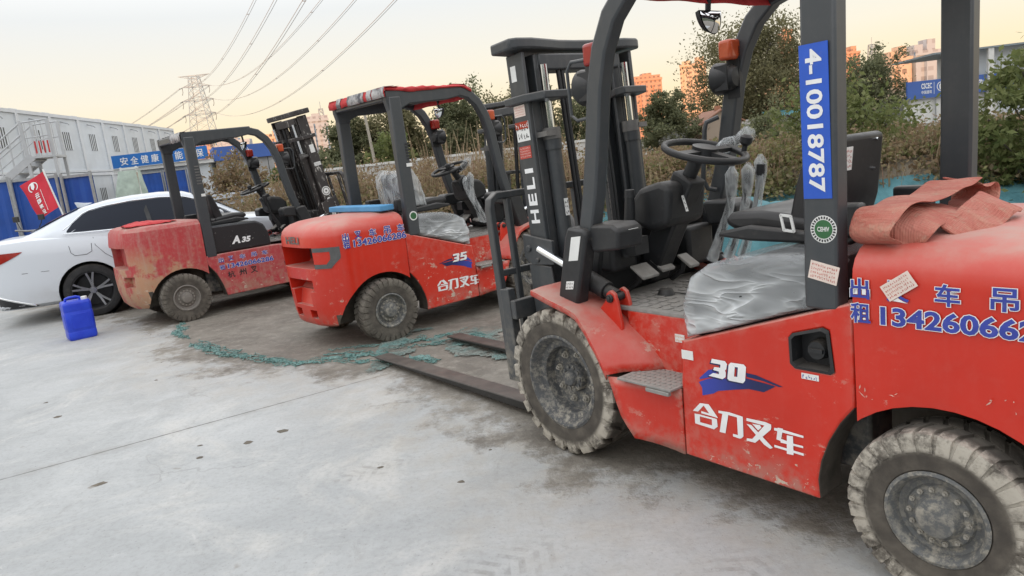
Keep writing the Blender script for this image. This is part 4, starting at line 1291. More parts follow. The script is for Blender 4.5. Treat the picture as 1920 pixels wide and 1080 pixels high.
con = n.mix(n.rng(n.noise(7.0, 8, 0.78, P3, 0.5), 0.60, 0.70, 0.0, 0.55), con, (0.56, 0.545, 0.52))
con = n.mix(n.rng(fine, 0.42, 0.78, 0.0, 0.35), con, (0.19, 0.185, 0.17))
spots = n.math('MULTIPLY', n.rng(n.noise(5.5, 3, 0.5, P3), 0.70, 0.76), 0.6)
con = n.mix(spots, con, (0.20, 0.175, 0.14))
x3 = n.xyz(P3)
jl = n.math('ABSOLUTE', n.math('ADD', n.math('ADD', n.math('MULTIPLY', x3[0], -0.5265), n.math('MULTIPLY', x3[1], 0.8502)), -4.790))
con = n.mix(n.math('MULTIPLY', n.rng(jl, 0.10, 0.0), n.rng(n.noise(6, 6, 0.7, P3), 0.4, 0.7, 0.0, 0.55)), con, (0.24, 0.225, 0.195))
jl = n.math('ADD', jl, n.math('MULTIPLY', n.math('ADD', n.noise(14, 4, 0.6, P3), -0.5), 0.018))
con = n.mix(n.math('MULTIPLY', n.rng(jl, 0.011, 0.004), n.rng(n.noise(3, 3, 0.6, P3), 0.3, 0.5, 0.35, 0.9)), con, (0.13, 0.128, 0.12))
for (tx, ty, ang, rad) in ((-0.785, 3.386, 0.5, 0.20), (0.55, 2.05, 0.9, 0.38), (-1.9, 6.9, 0.2, 0.5), (-0.2, 2.35, 0.6, 0.30)):
    du_ = n.math('ADD', n.math('MULTIPLY', x3[0], math.cos(ang)), n.math('ADD', n.math('MULTIPLY', x3[1], math.sin(ang)), -(tx * math.cos(ang) + ty * math.sin(ang))))
    dv_ = n.math('ADD', n.math('MULTIPLY', x3[0], -math.sin(ang)), n.math('ADD', n.math('MULTIPLY', x3[1], math.cos(ang)), (tx * math.sin(ang) - ty * math.cos(ang))))
    rr_ = n.math('SQRT', n.math('ADD', n.math('MULTIPLY', n.math('MULTIPLY', du_, du_), 0.5), n.math('MULTIPLY', n.math('MULTIPLY', dv_, dv_), 3.0)))
    bars = n.math('SINE', n.math('ADD', n.math('MULTIPLY', du_, 95.0), n.math('MULTIPLY', n.math('ABSOLUTE', dv_), 60.0)))
    tm = n.math('MULTIPLY', n.math('MULTIPLY', n.rng(rr_, rad, rad * 0.4), n.rng(bars, -0.2, 0.5)), n.rng(n.noise(18, 4, 0.6, P3), 0.35, 0.65, 0.0, 0.45))
    con = n.mix(tm, con, (0.17, 0.165, 0.155))
con = n.mix(n.math('MULTIPLY', n.rng(n.noise(70, 3, 0.6, P3), 0.62, 0.72), 0.5), con, (0.14, 0.13, 0.115))
_vc = n.t.nodes.new('ShaderNodeTexVoronoi')
_vc.feature = 'DISTANCE_TO_EDGE'
_vc.inputs['Scale'].default_value = 0.42
_dv = n.t.nodes.new('ShaderNodeVectorMath')
_dv.operation = 'ADD'
_nv = n.t.nodes.new('ShaderNodeTexNoise')
n.t.links.new(P3, _nv.inputs['Vector'])
_nv.inputs['Scale'].default_value = 1.6
_nv.inputs['Detail'].default_value = 6
_sv = n.t.nodes.new('ShaderNodeVectorMath')
_sv.operation = 'SCALE'
_sv.inputs['Scale'].default_value = 0.7
n.t.links.new(_nv.outputs['Color'], _sv.inputs[0])
n.t.links.new(P3, _dv.inputs[0])
n.t.links.new(_sv.outputs[0], _dv.inputs[1])
n.t.links.new(_dv.outputs[0], _vc.inputs['Vector'])
con = n.mix(n.math('MULTIPLY', n.rng(_vc.outputs['Distance'], 0.0035, 0.0012), n.rng(n.noise(0.7, 3, 0.6, P3), 0.54, 0.62, 0.0, 0.28)), con, (0.17, 0.165, 0.15))
sd = n.attr('dirt')
edge = n.math('ADD', sd, n.math('MULTIPLY', n.math('ADD', n.noise(2.6, 6, 0.7, P3), -0.5), 1.7))
edge = n.math('ADD', edge, n.math('MULTIPLY', n.math('ADD', n.noise(16, 5, 0.7, P3), -0.5), 0.5))
dmix = n.rng(edge, -0.22, 0.16)
dirt = n.mix(n.rng(n.noise(1.6, 6, 0.65, P3), 0.3, 0.7), (0.120, 0.102, 0.080), (0.215, 0.190, 0.155))
dirt = n.mix(n.rng(n.noise(9, 7, 0.72, P3), 0.45, 0.72, 0, 0.75), dirt, (0.30, 0.272, 0.230))
dirt = n.mix(n.rng(n.noise(30, 5, 0.7, P3), 0.5, 0.75, 0, 0.6), dirt, (0.075, 0.062, 0.050))
dusty = n.math('MULTIPLY', n.rng(edge, -1.1, 0.0), n.rng(n.noise(4.5, 6, 0.7, P3), 0.35, 0.7, 0.1, 0.7))
con = n.mix(dusty, con, (0.36, 0.325, 0.275))
n.set(n.mix(n.math('MULTIPLY', dmix, 0.93), con, dirt), n.rng(mid, 0.3, 0.7, 0.62, 0.85))
n.bump(n.math('ADD', n.math('MULTIPLY', fine, 0.35), n.math('ADD', n.math('MULTIPLY', mid, 0.5), n.math('MULTIPLY', n.math('MULTIPLY', n.noise(13, 6, 0.7, P3), dmix), 2.4))), 0.35, 0.02)
gnd.data.materials.append(n.m)

# ------------------------------------------------------------------ unseen ridge added behind the camera to keep low sun off the yard
mb = MB()
rows = []
for x in np.linspace(-620, 520, 60):
    hz = 30 + 5 * mnoise.noise(Vector((x * 0.012, 3.1, 0))) + 2.5 * mnoise.noise(Vector((x * 0.05, 7.1, 0)))
    rows.append([(x, -165, -0.5), (x, -140, hz * 0.7), (x, -125, hz), (x, -110, hz * 0.75), (x, -85, -0.5)])
mb.sheet(rows)
M['sun_blocker'] = plain('sun_blocker_green', (0.07, 0.08, 0.05), 0.9, dust=0.0, scale=0.3, var=0.4)
tag(mb.build('sun_blocker', 'sun_blocker', None, smooth=60), kind='structure')

# ------------------------------------------------------------------ vegetation
def leafmat(name, cols, rough=0.6):
    n = N(name)
    r = n.t.nodes.new('ShaderNodeValToRGB')
    n.t.links.new(n.geo.outputs['Random Per Island'], r.inputs[0])
    e = r.color_ramp.elements
    e[0].position, e[0].color = 0.0, (*cols[0], 1)
    e[1].position, e[1].color = 1.0, (*cols[-1], 1)
    for i, c in enumerate(cols[1:-1]):
        q = r.color_ramp.elements.new((i + 1) / (len(cols) - 1))
        q.color = (*c, 1)
    f = n.noise(0.9, 3, 0.6, n.pos)
    n.set(n.mix(n.rng(f, 0.35, 0.7, 0.0, 0.35), r.outputs[0], [c * 0.75 for c in cols[0]]), rough)
    n.b.inputs['Specular IOR Level'].default_value = 0.2
    tr = n.t.nodes.new('ShaderNodeBsdfTranslucent')
    mx = n.t.nodes.new('ShaderNodeMixShader')
    mx.inputs[0].default_value = 0.45
    n.t.links.new(n.b.inputs['Base Color'].links[0].from_socket, tr.inputs[0])
    n.t.links.new(n.b.outputs[0], mx.inputs[1])
    n.t.links.new(tr.outputs[0], mx.inputs[2])
    n.t.links.new(mx.outputs[0], n.t.nodes['Material Output'].inputs[0])
    return n.m

M['leaf_olive'] = leafmat('olive_leaves', [(0.150, 0.145, 0.075), (0.205, 0.190, 0.100), (0.255, 0.230, 0.125)])
M['leaf_dark'] = leafmat('dark_green_leaves', [(0.145, 0.160, 0.090), (0.195, 0.205, 0.112), (0.245, 0.245, 0.135)])
M['leaf_fresh'] = leafmat('fresh_green_leaves', [(0.125, 0.155, 0.055), (0.180, 0.205, 0.075), (0.235, 0.250, 0.105)])
M['leaf_vine'] = leafmat('vine_leaves', [(0.120, 0.130, 0.055), (0.185, 0.185, 0.075), (0.265, 0.240, 0.105), (0.240, 0.165, 0.100), (0.32, 0.28, 0.18)])
M['leaf_brown'] = leafmat('withered_weeds', [(0.190, 0.135, 0.085), (0.265, 0.180, 0.110), (0.330, 0.250, 0.145), (0.205, 0.185, 0.090)])
M['straw'] = leafmat('dry_grass', [(0.270, 0.190, 0.125), (0.360, 0.275, 0.175), (0.430, 0.345, 0.225), (0.300, 0.180, 0.130)])
M['bark'] = plain('grey_bark', (0.11, 0.095, 0.075), 0.9, dust=0.0, var=0.3, scale=10)

def leaf_mesh(name, ctr, size, mat, parent=None, aspect=1.5, up_bias=0.3):
    """ctr: (n,3) leaf positions -> one mesh of small folded leaves"""
    n_ = len(ctr)
    d = RNG.normal(size=(n_, 3))
    d[:, 2] += up_bias
    d /= np.linalg.norm(d, axis=1)[:, None]
    a = RNG.normal(size=(n_, 3))
    b = np.cross(d, a)
    b /= np.linalg.norm(b, axis=1)[:, None]
    a = np.cross(b, d)
    sz = size * RNG.uniform(0.6, 1.35, n_)[:, None]
    V = np.empty((n_, 4, 3))
    V[:, 0] = ctr - a * sz * aspect * 0.5
    V[:, 1] = ctr + b * sz * 0.42 + d * sz * 0.10
    V[:, 2] = ctr + a * sz * aspect * 0.5
    V[:, 3] = ctr - b * sz * 0.42 + d * sz * 0.10
    me = bpy.data.meshes.new(name)
    me.vertices.add(n_ * 4)
    me.vertices.foreach_set('co', V.reshape(-1))
    me.loops.add(n_ * 4)
    me.loops.foreach_set('vertex_index', np.arange(n_ * 4, dtype=np.int32))
    me.polygons.add(n_)
    me.polygons.foreach_set('loop_start', np.arange(0, n_ * 4, 4, dtype=np.int32))
    me.update(calc_edges=True)
    me.materials.append(M[mat])
    o = bpy.data.objects.new(name, me)
    COL.objects.link(o)
    if parent: o.parent = parent
    return o

def tree(label, x, y, h, w, leaf, nl, lsize, z0=0.0, trunk=0.18, group='trees beyond the yard', name='tree', clumps=22, low=0.22, cat='tree', sub=7):
    t = thing(name, label, cat, (x, y, z0), 0, group)
    tb = MB()
    tw = 0.10 * w * RNG.normal()
    tb.tube([(0, 0, -0.3), (0.04 * w, 0, h * 0.2), (tw * 0.5, 0.02 * w, h * 0.5), (tw, 0, h * 0.86)], [trunk, trunk * 0.8, trunk * 0.45, trunk * 0.08], 8)
    cs = []
    for i in range(clumps):
        f = (i + 0.5) / clumps
        zz = h * (low + (0.96 - low) * f)
        prof = math.sin(PI * min(1, max(0.05, (f * 0.86 + 0.12)))) ** 0.7
        a = i * 2.399 + RNG.uniform(-0.4, 0.4)
        rr = w * 0.5 * prof * RNG.uniform(0.25, 0.95)
        c = np.array([tw * f + rr * math.cos(a), rr * math.sin(a), zz + RNG.normal() * h * 0.03])
        cs.append((c, w * RNG.uniform(0.10, 0.19)))
        zb = max(0.1, min(0.8, f * 0.75)) * h
        tb.tube([(tw * f * 0.6, 0, zb), tuple(np.array([tw * f * 0.6, 0, zb]) * 0.45 + c * 0.55 + np.array([0, 0, -0.05 * h])), tuple(c)], [trunk * 0.30 * (1 - 0.6 * f), trunk * 0.16, 0.008 * w], 5)
    tb.build('trunk', 'bark', t, smooth=60)
    P = []
    for c, r in cs:
        for _ in range(sub):
            cc = c + RNG.normal(size=3) * r * 0.75 * np.array([1, 1, 0.75])
            m_ = max(4, int(nl / clumps / sub))
            tuft = RNG.normal(size=(m_, 3)) * r * 0.33 * RNG.uniform(0.6, 1.3)
            P.append(cc + tuft + np.array([0, 0, 0.0]))
    P = np.concatenate(P)
    leaf_mesh('crown', P, lsize, leaf, t, 1.7)
    return t

tree('large olive willow-like tree standing in front of the orange tower', 23.4, 66, 9.8, 11.2, 'leaf_olive', 42000, 0.15, trunk=0.26, clumps=44, low=0.10, sub=12)
tree('dark rounded tree right of the blue numbered pillar plate', 31.0, 62, 5.8, 6.0, 'leaf_dark', 17000, 0.135)
tree('low dark tree left of the brick house under the orange flats', 13.4, 58, 4.3, 4.4, 'leaf_dark', 17000, 0.135, low=0.08)
tree('small pale tree beside the white hut and brick house', 15.0, 63, 3.4, 2.4, 'leaf_olive', 2600, 0.15, low=0.15)
tree('broad dark tree behind the mast of the nearest forklift', 6.8, 52, 4.9, 6.2, 'leaf_dark', 17000, 0.135, low=0.1)
tree('wide olive tree seen through the cab of the size 35 forklift', 2.2, 50, 5.4, 6.2, 'leaf_olive', 15000, 0.135, low=0.1)
tree('bushy green tree behind the right rear pillar of the size 35 forklift', -2.6, 51, 5.4, 5.6, 'leaf_dark', 17000, 0.135, low=0.08)
tree('grey green tree seen between the two rear pillars of the size 35 forklift', -6.2, 49, 5.1, 4.4, 'leaf_olive', 15000, 0.135, low=0.08)
tree('dark tree left of the size 35 forklift, beside the far tower block', -9.8, 50, 4.7, 4.4, 'leaf_dark', 17000, 0.135, low=0.08)
tree('fresh green shrub at the foot of the leaning pole', -4.6, 31, 2.7, 2.6, 'leaf_fresh', 3200, 0.12, trunk=0.06, low=0.1, group='bushes', name='shrub', cat='shrub')
tree('brownish bush seen through the cab of the old forklift', -10.9, 29.5, 2.35, 2.7, 'leaf_brown', 3600, 0.10, trunk=0.05, low=0.08, group='bushes', name='shrub', cat='shrub')
tree('low green bush right of the brownish bush', -8.7, 30, 1.9, 2.3, 'leaf_fresh', 2600, 0.10, trunk=0.05, low=0.08, group='bushes', name='shrub', cat='shrub')
tree('low green bush beside the mast of the old forklift', -6.6, 27.5, 2.0, 2.0, 'leaf_dark', 2400, 0.10, trunk=0.05, low=0.08, group='bushes', name='shrub', cat='shrub')
tree('leafy green bush at the right edge behind the right pillar', 6.95, 9.4, 1.85, 1.6, 'leaf_fresh', 5600, 0.062, trunk=0.035, low=0.12, group='bushes', name='shrub', cat='shrub', clumps=26)
tree('yellow green bush above the black seat back', 5.9, 12.6, 1.75, 2.2, 'leaf_fresh', 4200, 0.06, z0=0.3, trunk=0.03, low=0.15, group='bushes', name='shrub', cat='shrub', clumps=24)
tree('dense dark hedge bush before the white wall and brick house', 18.2, 48, 1.75, 4.4, 'leaf_dark', 4500, 0.12, trunk=0.06, low=0.1, group='bushes', name='shrub', cat='shrub')
tree('round dark hedge bush left of the teal roofed shelter', 20.4, 54, 2.1, 2.6, 'leaf_dark', 3600, 0.13, trunk=0.06, low=0.1, group='bushes', name='shrub', cat='shrub')

# ------------------------------------------------------------------ earth bank with weeds and dust netting
def foot(x):
    if x < -1.0: return 11.5
    if x < 2.5: return 11.5 - (x + 1.0) / 3.5 * 1.2
    if x < 6.5: return 10.3 - (x - 2.5) / 4.0 * 2.3
    return 8.0
def sstep(t):
    t = max(0.0, min(1.0, t))
    return t * t * (3 - 2 * t)
def bank(x, y):
    H = 0.76 + 0.06 * sstep((x - 0.5) / 4.0)
    H *= sstep((x + 7.5) / 3.0)
    d = y - foot(x)
    h = H * sstep(d / 3.0) * (1 - 0.75 * sstep((d - 5.0) / 5.0)) * sstep((24 - y) / 3.0)
    h += 0.10 * h * mnoise.noise(Vector((x * 0.9, y * 0.9, 0))) * 2
    return h - 0.03
mb = MB()
mb.sheet([[(x, y, bank(x, y)) for x in np.arange(-8, 18.01, 0.25)] for y in np.arange(7.4, 25.01, 0.25)])
M['earth'] = plain('bank_earth', (0.15, 0.125, 0.09), 0.95, dust=0.0, var=0.35, scale=3)
tag(mb.build('earth_bank', 'earth', None, smooth=60), kind='structure')

n = N('teal_dust_netting')
wv = n.noise(90, 2, 0.5, n.pos)
fold = n.noise(1.4, 5, 0.6, n.scaled(n.pos, (2.5, 0.8, 1)))
n.set(n.mix(n.rng(fold, 0.3, 0.7), (0.035, 0.120, 0.140), (0.085, 0.225, 0.25)), 0.8)
n.bump(n.math('ADD', wv, n.math('MULTIPLY', fold, 3.0)), 0.3, 0.02)
M['net'] = n.m
mb = MB()
rows = []
for x in np.arange(1.2, 9.01, 0.11):
    row = []
    for t in np.linspace(-0.30, 1.75, 24):
        y = foot(x) + t + 0.22 * mnoise.noise(Vector((x * 0.8, 1.3, 0))) * (1 if t > 1.2 else 0)
        wr = 0.05 * abs(mnoise.noise(Vector((x * 2.2, t * 0.8, 4.0)))) + 0.025 * abs(mnoise.noise(Vector((x * 5.5 + t * 2.0, t * 1.2, 9.0))))
        row.append((x, y, max(0.004, bank(x, y) + 0.012) + wr))
    rows.append(row)
mb.sheet(rows)
tag(mb.build('dust_netting', 'net', None, smooth=60), 'wrinkled teal dust netting draped over the foot of the earth bank', 'netting')
# small heap under netting beside the nearest truck
def heap(name, label, cx, cy, rx, ry, h, mat, seed, cat):
    mb = MB()
    rows = []
    for i in range(15):
        f = i / 14
        row = []
        for j in range(40):
            a = 2 * PI * j / 40
            r = f * (1 + 0.22 * mnoise.noise(Vector((math.cos(a) * 1.5, math.sin(a) * 1.5, seed))))
            x, y = cx + rx * r * math.cos(a), cy + ry * r * math.sin(a)
            z = h * (1 - f ** 2.2) * (1 + 0.35 * mnoise.noise(Vector((x * 2.2, y * 2.2, seed)))) + 0.05 * abs(mnoise.noise(Vector((x * 6, y * 6, seed)))) * (1 - f)
            row.append((x, y, max(0.004, z)))
        rows.append(row)
    mb.sheet(rows, True)
    return tag(mb.build(name, mat, None, smooth=60), label, cat)
heap('netted_heap', 'low heap under teal netting seen below the steering wheel', 2.9, 8.3, 1.15, 0.8, 0.62, 'net', 2.0, 'heap')
M['whitewrap'] = plain('dirty_white_sheeting', (0.52, 0.52, 0.50), 0.6, dust=0.2, var=0.25, scale=4)
M['blackwrap'] = plain('black_sheeting', (0.03, 0.03, 0.032), 0.5, dust=0.3, var=0.3, scale=4)
heap('sheeted_heap', 'crumpled white plastic sheeting behind the size 35 forklift seat', -0.2, 9.7, 0.55, 0.4, 0.85, 'whitewrap', 5.0, 'sheeting')
heap('sheeted_heap', 'black plastic sheeting heap beside the crumpled white sheeting', 0.62, 9.9, 0.6, 0.45, 0.72, 'blackwrap', 8.0, 'sheeting')

# vines and weeds on the bank
P = []
for _ in range(1500):
    x = RNG.uniform(-5.5, 13.5)
    d = 1.40 + abs(RNG.normal()) * 1.5
    if RNG.random() < 0.05: d = RNG.uniform(0.5, 1.3)
    y = foot(x) + d
    pch = mnoise.noise(Vector((x * 0.55, y * 0.55, 5.0)))
    if pch < -0.12: continue
    hh = RNG.uniform(0.12, 0.5) * (0.6 if d < 1.2 else 1.0) * (0.7 + 1.1 * max(0, pch))
    k_ = RNG.integers(30, 80)
    q = RNG.normal(size=(k_, 3)) * np.array([0.22, 0.22, hh * 0.42])
    q[:, 2] = np.abs(q[:, 2])
    q += np.array([x, y, bank(x, y) + 0.03])
    P.append(q)
P = np.concatenate(P)
tag(leaf_mesh('vine_cover', P, 0.062, 'leaf_vine', None, 1.15, 0.8), kind='stuff')
P = []
for _ in range(1700):
    x = RNG.uniform(-6.0, 9.0)
    y = foot(x) + RNG.uniform(1.5 if x > 1.5 else 0.8, 5.5)
    hh = RNG.uniform(0.35, 1.0) * (1.0 if x < 1.5 else 0.45)
    pch = mnoise.noise(Vector((x * 0.55, y * 0.55, 5.0)))
    if x > 1.5 and pch > 0.12: continue
    hh *= 0.75 + 0.6 * abs(mnoise.noise(Vector((x * 1.1, y * 1.1, 9.0))))
    k_ = RNG.integers(20, 50)
    q = RNG.normal(size=(k_, 3)) * np.array([0.16, 0.16, 0])
    q[:, 2] = RNG.uniform(0, 1, k_) * hh
    q += np.array([x, y, bank(x, y)])
    P.append(q)
P = np.concatenate(P)
tag(leaf_mesh('withered_weeds', P, 0.05, 'leaf_brown', None, 1.4, 0.2), kind='stuff')
def blades(name, pts, mat):
    mb = MB()
    for (x, y, z, h, lean, az) in pts:
        dx, dy = math.cos(az), math.sin(az)
        w = 0.006 + 0.004 * RNG.random()
        px, py = -dy * w, dx * w
        a, b, c = (x, y, z), (x + dx * lean * 0.4, y + dy * lean * 0.4, z + h * 0.62), (x + dx * lean, y + dy * lean, z + h)
        mb.add([(a[0] - px, a[1] - py, a[2]), (a[0] + px, a[1] + py, a[2]), (b[0] + px, b[1] + py, b[2]), (b[0] - px, b[1] - py, b[2]), (c[0] + px * 0.5, c[1] + py * 0.5, c[2]), (c[0] - px * 0.5, c[1] - py * 0.5, c[2])], [(0, 1, 2, 3), (3, 2, 4, 5)])
    me = bpy.data.meshes.new(name)
    me.from_pydata([tuple(v) for v in mb.v], [], mb.f)
    me.materials.append(M[mat])
    o = bpy.data.objects.new(name, me)
    COL.objects.link(o)
    return o
pts = []
for _ in range(300):
    cx = RNG.uniform(-5.0, 7.5)
    cy = foot(cx) + RNG.uniform(1.6 if cx > 1.5 else 0.6, 6.0)
    for _k in range(RNG.integers(8, 22)):
        x, y = cx + RNG.normal() * 0.14, cy + RNG.normal() * 0.14
        h = RNG.uniform(0.25, 0.85) * (1.0 if x < 1.5 else 0.52)
        pts.append((x, y, bank(x, y), h, RNG.uniform(0.02, 0.3) * h, RNG.uniform(0, 6.28)))
tag(blades('dry_grass', pts, 'straw'), kind='stuff')
pts = []
for _ in range(40):
    cx, cy = RNG.uniform(-2.0, 1.6), RNG.uniform(17, 23)
    for _k in range(RNG.integers(5, 12)):
        x, y = cx + RNG.normal() * 0.15, cy + RNG.normal() * 0.15
        h = RNG.uniform(0.9, 1.75)
        pts.append((x, y, bank(x, y), h, RNG.uniform(0.05, 0.3) * h, RNG.uniform(0, 6.28)))
tag(blades('tall_dry_reeds', pts, 'straw'), kind='stuff')
pts = []
P = []
for _ in range(900):
    x, y = RNG.uniform(-12, 26), RNG.uniform(22, 56)
    k_ = RNG.integers(10, 24)
    q = RNG.normal(size=(k_, 3)) * np.array([0.45, 0.45, 0])
    q[:, 2] = RNG.uniform(0, 1, k_) * RNG.uniform(0.3, 1.0)
    P.append(q + np.array([x, y, 0]))
tag(leaf_mesh('far_scrub', np.concatenate(P), 0.16, 'leaf_brown', None, 1.4, 0.2), kind='stuff')

# ------------------------------------------------------------------ site cabins, sheds, fences
M['cabin'] = plain('pale_grey_cabin_panel', (0.57, 0.605, 0.635), 0.5, dust=0.0, var=0.06, scale=1.2)
M['cabin_frame'] = plain('white_cabin_frame', (0.62, 0.64, 0.66), 0.5, dust=0.0, var=0.05, scale=2)
M['dark'] = plain('dark_window_bars', (0.03, 0.035, 0.04), 0.4, dust=0.0)
M['pane'] = plain('pale_window_pane', (0.62, 0.65, 0.67), 0.7, dust=0.0, var=0.08, scale=2)
M['blue_sheet'] = plain('blue_fence_sheet', (0.012, 0.070, 0.33), 0.45, dust=0.0, var=0.18, scale=1.5)
M['blue_sign'] = plain('blue_sign_board', (0.018, 0.155, 0.50), 0.45, dust=0.0, var=0.06, scale=1)
M['blue_sign2'] = plain('dull_blue_fascia', (0.055, 0.125, 0.40), 0.5, dust=0.0, var=0.06, scale=1)
M['white_paint'] = plain('white_paint', (0.66, 0.66, 0.64), 0.5, dust=0.0, var=0.07, scale=3)
M['stair'] = plain('grey_white_stair_steel', (0.47, 0.48, 0.49), 0.5, dust=0.0, var=0.07, scale=3)
M['galv'] = plain('galvanised_post', (0.36, 0.37, 0.38), 0.45, 0.5, dust=0.0)
PB = Vector((-21.35, 34.0, 0))
dirv = (Vector((-22.75, 51.0, 0)) - PB).normalized()
pang = math.atan2(dirv.y, dirv.x)
def cabin_unit(i, fl_):
    base = PB + dirv * (-8.55 + 2.86 * i)
    lab = ('upper white site cabin' if fl_ else 'ground floor white site cabin')
    ordn = ['first', 'second', 'third', 'fourth', 'fifth', 'sixth', 'seventh', 'eighth', 'ninth', 'tenth'][i]
    t = thing('site_cabin', '%s, %s in the row counting from the left edge' % (lab, ordn), 'site cabin', (base.x, base.y, 2.93 * fl_), pang, 'stacked site cabins')
    w = MB().box(0.05, 2.80, 0.06, 5.6, 0.08, 2.82)
    w.build('wall', 'cabin', t)
    f = MB()
    for x0 in (0.0, 2.74):
        f.box(x0, x0 + 0.11, 0.0, 0.12, 0.0, 2.9)
    f.box(0.11, 2.74, 0.0, 0.12, 0.0, 0.12)
    f.box(0.11, 2.74, 0.0, 0.12, 2.74, 2.9)
    f.build('cabin_frame', 'cabin_frame', t)
    wi = MB().box(0.92, 1.88, 0.048, 0.066, 1.15, 2.05)
    wo = wi.build('window', 'pane', t)
    b = MB()
    for k in range(4):
        b.box(1.02 + k * 0.20, 1.09 + k * 0.20, 0.036, 0.0475, 1.15, 2.05)
    b.build('window_bars', 'dark', wo)
    if fl_:
        MB().box(0.3, 0.9, 0.4, 1.0, 2.9, 3.02).build('roof_vent', 'cabin_frame', t)
        MB().tube([(1.05, 0.05, 2.55), (1.05, -0.28, 2.44), (1.05, -0.34, 2.36)], 0.03, 6).build('wall_lamp', 'galv', t)
    return t
for i in range(10):
    for f_ in (0, 1):
        cabin_unit(i, f_)

# stair beside the cabins
st = thing('outside_stair', 'white steel outside stair at the left edge before the cabins', 'stair', (-14.0, 22.0, 0), 0.25)
mb = MB()
for i in range(12):
    mb.box(-2.4 + i * 0.24, -2.12 + i * 0.24, -0.45, 0.45, 0.9 + i * 0.17, 0.93 + i * 0.17)
mb.build('treads', 'stair', st)
mb = MB()
for y in (-0.47, 0.47):
    mb.beam([(-2.5, y, 0.75), (0.5, y, 2.88)], 0.2, 0.05)
mb.box(0.3, 1.1, -0.5, 0.5, 2.82, 2.88)
for x in (0.35, 1.05):
    for y in (-0.45, 0.45):
        mb.box(x - 0.04, x + 0.04, y - 0.04, y + 0.04, 0, 3.9)
mb.build('stringers', 'stair', st)
mb = MB()
for y in (-0.47, 0.47):
    mb.tube([(-2.5, y, 1.75), (0.35, y, 3.85), (1.05, y, 3.9)], 0.025, 6)
    mb.tube([(-2.5, y, 1.35), (0.35, y, 3.4), (1.05, y, 3.45)], 0.018, 6)
    for k in range(9):
        mb.tube([(-2.4 + k * 0.34, y, 0.85 + k * 0.24), (-2.4 + k * 0.34, y, 1.82 + k * 0.25)], 0.014, 6)
    for k in range(5):
        mb.tube([(0.45 + k * 0.14, y, 2.88), (0.45 + k * 0.14, y, 3.88)], 0.012, 6)
mb.build('handrail', 'stair', st)
mb = MB()
for k in range(4):
    mb.box(0.62 + k * 0.11, 0.66 + k * 0.11, -0.53, -0.52, 2.95, 3.30)
mb.build('red_stripes', 'cloth', st)

# near blue fence: panels between galvanised posts
M['fence_post'] = M['galv']
def fence_panel(x0, x1, y, h, lab):
    t = thing('fence_panel', lab, 'fence', (x0, y, 0), 0, 'blue sheet fence panels')
    b = MB()
    L = x1 - x0
    nn = max(3, int(L / 0.11))
    rows = [[(L * i / nn, 0.012 * (1 if i % 2 else -1), z) for i in range(nn + 1)] for z in (0.05, h)]
    b.sheet(rows)
    b.build('sheet', 'blue_sheet', t, solid=0.004)
    for x in (0.03, L - 0.03):
        MB().tube([(x, -0.05, 0), (x, -0.05, h + 0.10)], 0.032, 8).build('post', 'galv', t)
    r = MB().box(0, L, -0.045, -0.015, h - 0.005, h + 0.05)
    r.build('top_rail', 'galv', t)
    return t
fence_panel(-13.9, -10.55, 16.1, 2.05, 'blue sheet fence panel at the left edge beside the scooter')
fence_panel(-10.5, -9.45, 16.0, 2.02, 'blue sheet fence panel behind the leaning red flag')
fence_panel(-9.40, -8.72, 16.0, 1.98, 'blue sheet fence panel above the roof fin of the white car')
for k, (xa, xb, lab) in enumerate(((-19.1, -17.9, 'far blue corrugated fence panel beside the pale green bags'), (-17.85, -16.6, 'far blue corrugated fence panel seen through the cab of the old forklift'))):
    fence_panel(xa, xb, 39.6, 2.5, lab)

# gatehouse with slogan sign
gh = thing('gatehouse', 'low gatehouse with a blue slogan board along its eaves', 'gatehouse', (-20.5, 40.0, 0), -0.03)
MB().box(0, 5.0, 0.1, 3.5, 0, 2.70).build('wall', 'cabin', gh)
MB().box(-0.1, 5.25, -0.12, 3.7, 2.72, 2.93).build('roof_edge', 'white_paint', gh)
so = MB().box(0.0, 5.15, -0.25, -0.10, 2.95, 3.62).build('sign_board', 'blue_sign', gh)
mb = MB()
for i, c in enumerate('\u5b89\u5168\u5065\u5eb7'):
    letters(mb, c, (0.45 + i * 0.56, -0.25, 3.07), (1, 0, 0), (0, 0, 1), 0.42, 0.42, 0.006, 0.012)
for i, c in enumerate('\u8282\u80fd\u73af\u4fdd'):
    letters(mb, c, (2.87 + i * 0.56, -0.25, 3.07), (1, 0, 0), (0, 0, 1), 0.42, 0.42, 0.006, 0.012)
mb.build('sign_lettering', 'decal_white', so)
ws = thing('waste_store', 'grey walled waste store with a dull blue fascia', 'shed', (-15.2, 40.2, 0), 0.42)
MB().box(0.0, 3.05, 0.05, 3.0, 0, 2.76).build('wall', plain('stained_grey_wall', (0.33, 0.33, 0.33), 0.8, dust=0.0, var=0.2, scale=1.5), ws)
sj = MB()
for k in range(3):
    sj.box(0.9 + k * 0.9, 0.93 + k * 0.9, 0.035, 0.05, 0, 2.74)
sj.build('wall_joints', 'dark', ws)
so = MB().box(-0.05, 3.25, -0.12, 3.1, 2.765, 3.5).build('fascia', 'blue_sign2', ws)
mb = MB()
for i, c in enumerate('\u5783\u573e\u7ad9'):
    letters(mb, c, (0.85 + i * 0.36, -0.12, 2.92), (1, 0, 0), (0, 0, 1), 0.24, 0.42, 0.006, 0.01)
mb.build('fascia_lettering', 'decal_white', so)

